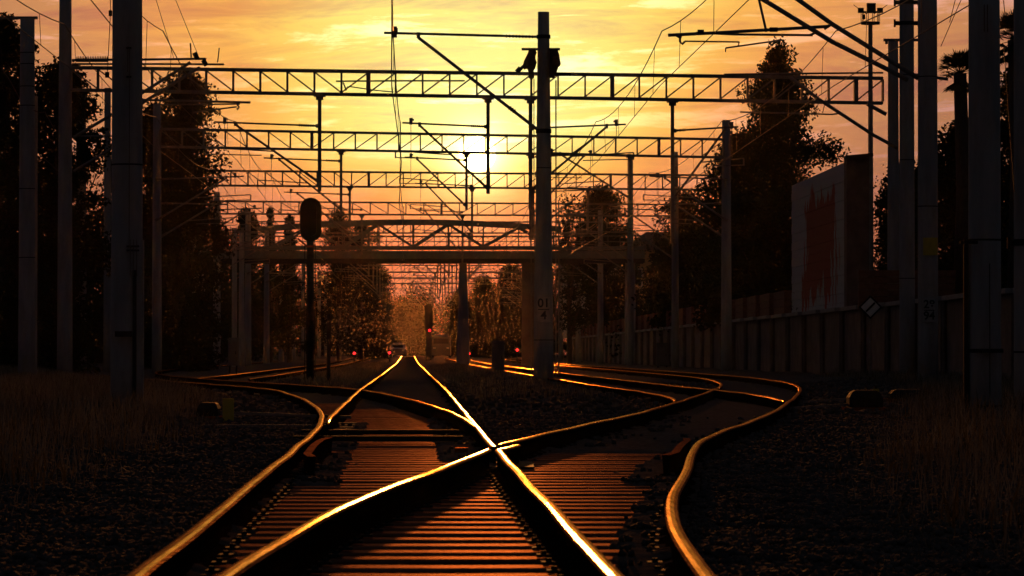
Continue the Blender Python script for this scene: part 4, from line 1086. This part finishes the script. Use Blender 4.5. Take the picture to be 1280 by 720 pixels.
# gable wall with peeling paint
M_paint = bpy.data.materials.new('peeling_paint'); M_paint.use_nodes = True
N = M_paint.node_tree; b_ = N.nodes['Principled BSDF']; b_.inputs['Roughness'].default_value = .9
tcn = N.nodes.new('ShaderNodeTexCoord'); sp = N.nodes.new('ShaderNodeSeparateXYZ'); N.links.new(tcn.outputs['Object'], sp.inputs[0])
def mth(op, a, b=None):
    n = N.nodes.new('ShaderNodeMath'); n.operation = op
    for i, v in enumerate((a, b)):
        if v is None: continue
        if isinstance(v, (int, float)): n.inputs[i].default_value = v
        else: N.links.new(v, n.inputs[i])
    return n.outputs[0]
nn = N.nodes.new('ShaderNodeTexNoise'); nn.inputs['Scale'].default_value = 1.0; nn.inputs['Detail'].default_value = 6
mpn = N.nodes.new('ShaderNodeMapping'); mpn.inputs['Scale'].default_value = (1, 1.4, .35); N.links.new(tcn.outputs['Object'], mpn.inputs[0]); N.links.new(mpn.outputs[0], nn.inputs['Vector'])
u = mth('DIVIDE', sp.outputs[1], 18.0)      # 0..1 along the wall
v = mth('DIVIDE', sp.outputs[2], 4.8)
du = mth('ABSOLUTE', mth('SUBTRACT', u, .47)); dv2 = mth('ABSOLUTE', mth('SUBTRACT', v, .47))
k_ = mth('MAXIMUM', mth('DIVIDE', du, .30), mth('DIVIDE', dv2, .37))
k_ = mth('ADD', k_, mth('MULTIPLY', mth('SUBTRACT', nn.outputs['Fac'], .5), 2.0))
ra = N.nodes.new('ShaderNodeValToRGB'); ra.color_ramp.elements[0].position = .93; ra.color_ramp.elements[0].color = (.42, .075, .04, 1); ra.color_ramp.elements[1].position = 1.0; ra.color_ramp.elements[1].color = (.52, .54, .55, 1)
N.links.new(k_, ra.inputs[0]); N.links.new(ra.outputs[0], b_.inputs['Base Color'])
gw = thing('painted_wall', 'tall end wall with flaking white paint around a big red patch', 'wall', (wx(CW + .25, 127), 127, 2.3))
d0, d1 = 127.0, 145.0
def wallpiece(k0, k1, name='wall_course'):
    pass
nco = 16
for k in range(nco):
    zlo = 2.28 + (4.9 / nco) * k; zhi = zlo + 4.9 / nco - .012
    vs = []
    off = .0 + (.012 if k % 2 else 0)
    top0 = zhi; top1 = zhi
    for (dd) in (d0, d1):
        for (xo) in (off, .8):
            for zz in (zlo, zhi): vs.append((wx(CW + .25, dd) + xo - gw.location.x, dd - d0, zz - 2.28))
    mb = MB(); mb.add(vs, [(0, 1, 5, 4), (2, 6, 7, 3), (0, 2, 3, 1), (4, 5, 7, 6), (1, 3, 7, 5), (0, 4, 6, 2)])
    o = mb.build('wall_course', M_paint, gw); o.matrix_parent_inverse = Matrix.Identity(4)
gb = thing('brick_annex', 'narrow dark reddish block standing against the painted wall', 'building', tuple(P(1072, 345, 126)))
MB().box((P(1073, 0, 126).x + .02, 126.6, (P(1073, 197, 126).z + 2.2) / 2), (PXM(31, 126), 1.0, P(1073, 197, 126).z - 2.2)).build('wall', M_annex, gb)
MB().bar(P(1088, 345, 125.9), P(1088, 140, 125.9), .06).build('drain_pipe', M_steel, gb)
MB().bar(P(1056, 197, 126.3), P(1090, 194, 126.3), .9, .10).build('roof', M_rooft, gb)
lw = thing('brick_wall', 'low brick wall behind the diamond sign on the right bank', 'wall', tuple(P(1110, 400, 118)))
for k in range(6):
    MB().box((P(1110, 0, 118).x + .6, 118, 2.35 + .2 * k), (PXM(125, 118), .3, .185)).build('course', M_brick, lw)

def house(label, x, y, w, dp, zb, h, nw, nf, m, roofh=1.6):
    root = thing('house', label, 'house', (x, y, zb), 'houses beyond the retaining wall')
    MB().box((x, y + dp / 2, zb + h / 2), (w, dp, h)).build('wall', m, root)
    mb = MB(); o_ = .4; z = zb + h + .003
    vs = [(x - w / 2 - o_, y - o_, z), (x + w / 2 + o_, y - o_, z), (x + w / 2 + o_, y + dp + o_, z), (x - w / 2 - o_, y + dp + o_, z), (x - w / 4, y + dp / 2, z + roofh), (x + w / 4, y + dp / 2, z + roofh)]
    mb.add(vs, [(3, 2, 1, 0), (0, 1, 5, 4), (2, 3, 4, 5), (1, 2, 5), (3, 0, 4)]); rf = mb.build('roof', M_rooft, root)
    MB().box((x + w * .2, y + dp / 2, z + roofh * .9), (.5, .5, 1.0)).build('chimney', M_brick, rf)
    for j in range(nf):
        for i in range(nw):
            xx = x - w / 2 + (i + .5) * w / nw; zz = zb + 1.2 + j * 2.8
            if zz > zb + h - .8: continue
            f = MB().box((xx, y - .02, zz + .3), (1.0, .08, 1.4)).build('window', M_white, root); MB().box((xx, y - .065, zz + .3), (.84, .03, 1.24)).build('pane', M_pane, f)
            yy = y + dp * (i + .5) / nw
            f = MB().box((x - w / 2 - .02, yy, zz + .3), (.08, 1.0, 1.4)).build('window', M_white, root); MB().box((x - w / 2 - .065, yy, zz + .3), (.03, .84, 1.24)).build('pane', M_pane, f)
house('ochre house behind the masts under the right end of the bridge', cx(20.5, 300), 300, 8, 12, 2.6, 6.4, 4, 2, M_facade)
house('pale house left of the ochre one beyond the bridge', cx(19, 380), 380, 8, 14, 2.6, 7.5, 4, 2, M_white)

# left boundary fence
fn = thing('boundary_fence', 'dark slatted fence behind the masts on the left bank', 'fence', (cx(-14.5, 140), 140, .5))
mesh_sl = None
for i in range(100):
    d = 112 + i * .9; x = cx(-14.2, d) if d < 200 else cx(-14.2, d)
    if mesh_sl is None:
        mb = MB(); mb.box((0, 0, .9), (.03, .5, 1.8)); mesh_sl = bpy.data.meshes.new('slat'); mesh_sl.from_pydata(mb.v, [], mb.f); mesh_sl.materials.append(M_iron)
    o = link('slat', mesh_sl, fn); o.location = (x, d, gzf(x, d)); o.matrix_parent_inverse = Matrix.Translation(-Vector(fn.location))

# ------------------------------------------------------------------ trees
def leaf_cloud(centres, radii, n, size, flat=1.0, rng=RNG):
    k = len(centres); w = radii ** 2; w = w / w.sum()
    idx = rng.choice(k, n, p=w)
    v = rng.normal(0, 1, (n, 3)); v /= np.linalg.norm(v, axis=1)[:, None]
    rr = rng.uniform(0, 1, n) ** .45
    C = centres[idx] + v * (radii[idx] * rr)[:, None] * np.array([1, 1, flat])
    a = rng.normal(0, 1, (n, 3)); a /= np.linalg.norm(a, axis=1)[:, None]
    b = np.cross(a, rng.normal(0, 1, (n, 3))); b /= np.linalg.norm(b, axis=1)[:, None]
    s = size * rng.uniform(.5, 1.3, n)
    a *= s[:, None]; b *= (s * .55)[:, None]
    V = np.stack([C - a, C + b, C + a, C - b], 1).reshape(-1, 3)
    Fq = np.arange(n * 4).reshape(-1, 4)
    return V, Fq
def tree(name, label, px, ytop, d, wpx, m=M_leaf, n=14000, leaf=.09, shape='round', seed=1, bare=.22, group='trees beside the line', zb=None, lo=None, clump=.16, gaps=0):
    rng = np.random.default_rng(seed); rr = random.Random(seed)
    top = P(px, ytop, d); x = top.x; z0 = gzf(x, d) if zb is None else zb
    Hh = top.z - z0; R = PXM(wpx, d) / 2
    root = thing(name, label, 'tree', (x, d, z0), group)
    # crown clumps
    cs = []; rs = []
    nb = 260 if shape != 'cone' else 300
    zlo = z0 + Hh * bare
    for i in range(nb):
        t = rng.uniform(0, 1)
        if shape == 'cone': rad_ = R * (1 - t) ** .62 * rng.uniform(.15, 1.15) * (.78 + .30 * math.sin(t * 25 + seed) ); t2 = t
        elif shape == 'column': rad_ = R * math.sqrt(max(0, 1 - max(0, (t - .62) / .38) ** 2.2)) * rng.uniform(.15, 1.0) * (.88 + .14 * math.sin(t * 13 + seed)); t2 = t
        else: rad_ = R * math.sqrt(max(0, 1 - max(0, (t - .55) / .45) ** 2.0)) * rng.uniform(.1, 1.0) * (.86 + .16 * math.sin(t * 11 + seed)); t2 = t
        a = rng.uniform(0, 6.283)
        c = (x + math.cos(a) * rad_, d + math.sin(a) * rad_, zlo + (z0 + Hh - zlo) * t2 * .97)
        cs.append(c); rs.append(R * clump * 1.25 * rng.uniform(.5, 1.7) * (1.0 if shape != 'cone' else (1.1 - .6 * t)) + .1)
    cs = np.array(cs); rs = np.array(rs)
    V, Fq = leaf_cloud(cs, rs, n, leaf, .8, rng)
    np_mesh('crown', V, Fq, m, root)
    mb = MB(); pts = [(x, d, z0 - .3)]; r0 = max(.12, Hh * .018)
    for k in range(1, 7): pts.append((x + rr.uniform(-.2, .2) * k * .25, d + rr.uniform(-.2, .2), z0 + Hh * .88 * k / 6))
    mb.tube(pts, [r0 * (1 - .13 * k) for k in range(7)], 9)
    for c in cs[:: max(1, nb // 22)]:
        s = Vector(pts[min(5, max(1, int((c[2] - z0) / Hh * 6) - 1))]); e = Vector(c); mid = s.lerp(e, .5) + Vector((0, 0, .15 * R))
        mb.tube([s, mid, e], [r0 * .4, r0 * .25, r0 * .08], 5)
    mb.build('trunk', M_bark, root, smooth=True)
    return root
tree('broadleaf_tree', 'leafy tree at the far left edge behind the mast with the cross arm', 8, 8, 128, 95, n=26000, leaf=.085, seed=2, bare=.0, shape='column')
tree('broadleaf_tree', 'dark low tree between the two left masts', 75, 76, 134, 130, n=26000, leaf=.10, seed=3, bare=.0, shape='column')
tree('broadleaf_tree', 'feathery tall tree right of the thick left mast', 232, 88, 175, 112, n=30000, leaf=.10, seed=4, bare=.0, shape='round', m=M_leaf2, clump=.2)
tree('broadleaf_tree', 'dark bushy tree low behind the thick left mast', 190, 128, 182, 150, n=30000, leaf=.12, seed=5, bare=.0, shape='column')
tree('broadleaf_tree', 'dark tree whose crown fills the space left of the bridge end', 215, 200, 205, 120, n=22000, leaf=.12, seed=6, bare=.0, shape='column')
tree('broadleaf_tree', 'small tree showing above the left end of the bridge', 310, 262, 290, 60, n=9000, leaf=.13, seed=7, bare=.1)
tree('broadleaf_tree', 'pointed tree just left of the oval signal', 338, 256, 300, 42, n=8000, leaf=.13, seed=8, bare=.1, shape='cone')
tree('broadleaf_tree', 'tree left of the oval signal head above the arch', 362, 264, 310, 50, n=8000, leaf=.13, seed=9, bare=.1, shape='cone')
tree('broadleaf_tree', 'tree showing just right of the oval signal head', 424, 262, 330, 62, n=20000, leaf=.10, seed=10, m=M_farleaf, bare=.1)
tree('broadleaf_tree', 'tree under the left part of the arch', 452, 278, 360, 66, n=24000, leaf=.10, seed=11, m=M_farleaf, bare=.1)
tree('broadleaf_tree', 'tree whose ragged edge borders the far gap on the left', 466, 322, 400, 52, n=26000, leaf=.10, seed=12, m=M_farleaf, bare=.0)
tree('conifer_tree', 'tall ragged conifer rising above the painted wall', 972, 46, 185, 190, m=M_pine, n=52000, leaf=.10, seed=13, bare=.12, shape='cone', clump=.17, zb=2.3)
tree('broadleaf_tree', 'broad dark tree in front of the conifer over the retaining wall', 925, 165, 178, 110, n=26000, leaf=.11, seed=14, bare=.0, zb=2.2)
tree('broadleaf_tree', 'round dark tree beyond the gantry end right of the tall central mast', 752, 234, 275, 96, n=20000, leaf=.13, seed=15, bare=.1, zb=2.3)
tree('broadleaf_tree', 'thin twiggy tree against the orange sky beside the tall central mast', 712, 245, 270, 46, n=2600, leaf=.13, seed=16, bare=.2, clump=.3)
tree('broadleaf_tree', 'loose crowned tree between the thin right mast and the conifer', 858, 240, 250, 96, n=12000, leaf=.13, seed=17, bare=.1, zb=2.3, m=M_leaf2)
tree('broadleaf_tree', 'low dark tree hanging over the long retaining wall', 860, 290, 215, 120, n=26000, leaf=.12, seed=18, bare=.0, zb=2.3)
tree('broadleaf_tree', 'dark tree filling the corner below the conifer', 945, 250, 172, 110, n=26000, leaf=.12, seed=19, bare=.0, zb=2.3)
tree('broadleaf_tree', 'brown hazy tree just right of the pale bridge pier', 604, 345, 480, 60, n=26000, leaf=.11, seed=20, m=M_farleaf, bare=.0)
tree('broadleaf_tree', 'brown hazy tree beside the brick bridge pier', 640, 332, 440, 66, n=30000, leaf=.11, seed=21, m=M_farleaf, bare=.0)
tree('broadleaf_tree', 'small hazy tree left of the pale bridge pier', 574, 362, 560, 36, n=16000, leaf=.12, seed=22, m=M_farleaf, bare=.0)
tree('broadleaf_tree', 'dark tree behind the thickest right mast', 1205, 150, 150, 130, n=28000, leaf=.11, seed=23, bare=.0, shape='column', zb=2.3)
tree('broadleaf_tree', 'dark tree filling the right edge of the frame', 1275, 80, 140, 110, n=28000, leaf=.11, seed=24, bare=.0, shape='column', zb=2.3)
tree('broadleaf_tree', 'dark tree right of the painted wall behind the floodlight mast', 1125, 205, 165, 70, n=16000, leaf=.11, seed=25, bare=.0, zb=2.3)
def palm(label, px, py, d, rp, seed, zb=2.3):
    rr = random.Random(seed); c = P(px, py, d); root = thing('palm_tree', label, 'palm tree', (c.x, d, zb), 'palms on the right bank')
    MB().tube([(c.x, d, zb - .2), (c.x + .1, d, (zb + c.z) / 2), c], [.26, .22, .2], 10).build('trunk', M_bark, root, smooth=True)
    R = PXM(rp, d)
    for k in range(34):
        a = rr.uniform(0, 6.283); e = rr.uniform(-.9, 1.2); L = R * rr.uniform(.45, .65)
        dirv = Vector((math.cos(a) * math.cos(e), math.sin(a) * math.cos(e), math.sin(e))); b0 = c; b1 = c + dirv * L
        mb = MB(); mb.tube([b0, b1], .015, 3)
        side = dirv.cross(Vector((0, 0, 1))).normalized(); upv = side.cross(dirv)
        for j in range(15):
            q = -1.25 + 2.5 * j / 14; v_ = (dirv * math.cos(q) + side * math.sin(q)) * R * rr.uniform(.4, .55) + Vector((0, 0, -R * .12 * abs(q)))
            w_ = dirv.cross(v_).normalized() * .02 if dirv.cross(v_).length > 1e-4 else upv * .02
            wv = (side * math.cos(q) - dirv * math.sin(q)) * .028
            mb.add([b1 - wv * .4, b1 + v_ * .55 - wv, b1 + v_, b1 + v_ * .55 + wv, b1 + wv * .4], [(0, 1, 2, 3, 4)])
        mb.build('frond', M_leaf, root)
palm('fan palm between the numbered mast and the thickest right mast', 1200, 92, 118, 36, 5)
palm('tall fan palm at the right edge of the frame', 1268, 50, 112, 38, 8)

# far woods that read as one mass
def wood(name, boxes, n, leaf, m, seed):
    rng = np.random.default_rng(seed); cs = []; rs = []
    for (c0, c1, d0, d1, h0, h1, k) in boxes:
        for i in range(k):
            d = rng.uniform(d0, d1); c = rng.uniform(c0, c1); h = rng.uniform(h0, h1); x = cx(c, d); r_ = rng.uniform(.8, 2.2) * (1.6 if d > 500 else 1)
            for z in np.arange(zt(min(d, 2000)) + .3, h, r_ * .9): cs.append((x + rng.uniform(-1, 1), d + rng.uniform(-1, 1), z)); rs.append(r_ * rng.uniform(.7, 1.2))
    V, Fq = leaf_cloud(np.array(cs), np.array(rs), n, leaf, 1.0, rng)
    tag(np_mesh(name, V, Fq, m), kind='stuff')
wood('left_wood', [(-22, -15, 150, 230, 4, 10, 70), (-20, -12.8, 230, 330, 5, 9.5, 60), (-20, -13, 330, 460, 6, 11, 60)], 90000, .16, M_leaf, 31)
wood('far_wood', [(-18, -7, 460, 650, 9, 14, 50), (-14, -4.5, 650, 900, 10, 17, 50), (12.5, 22, 480, 760, 10, 15, 60), (16, 30, 330, 480, 5, 12, 30)], 170000, .17, M_farleaf, 32)
wood('end_wood', [(-22, 36, 1000, 1250, 13, 18.5, 200)], 180000, .30, M_farleaf, 33)
wood('right_wood', [(15.5, 24, 190, 330, 4, 7.5, 90)], 60000, .14, M_leaf, 34)
wood('right_wood', [(16, 30, 100, 185, 3.5, 7.0, 90)], 120000, .075, M_leaf, 36)
wood('left_hedge', [(-24, -14.6, 120, 160, 2.5, 7.0, 110)], 110000, .08, M_leaf, 35)

# ------------------------------------------------------------------ haze
hz = MB(); hz.box((0, 680, 13.0), (900, 1480, 30.0))
M_haze = bpy.data.materials.new('haze'); M_haze.use_nodes = True
N = M_haze.node_tree; N.nodes.clear()
pv = N.nodes.new('ShaderNodeVolumePrincipled'); pv.inputs['Density'].default_value = .0000075; pv.inputs['Color'].default_value = (1.0, .74, .58, 1); pv.inputs['Anisotropy'].default_value = .92
o = N.nodes.new('ShaderNodeOutputMaterial'); N.links.new(pv.outputs[0], o.inputs['Volume'])
hb = hz.build('haze', M_haze); tag(hb, kind='stuff')
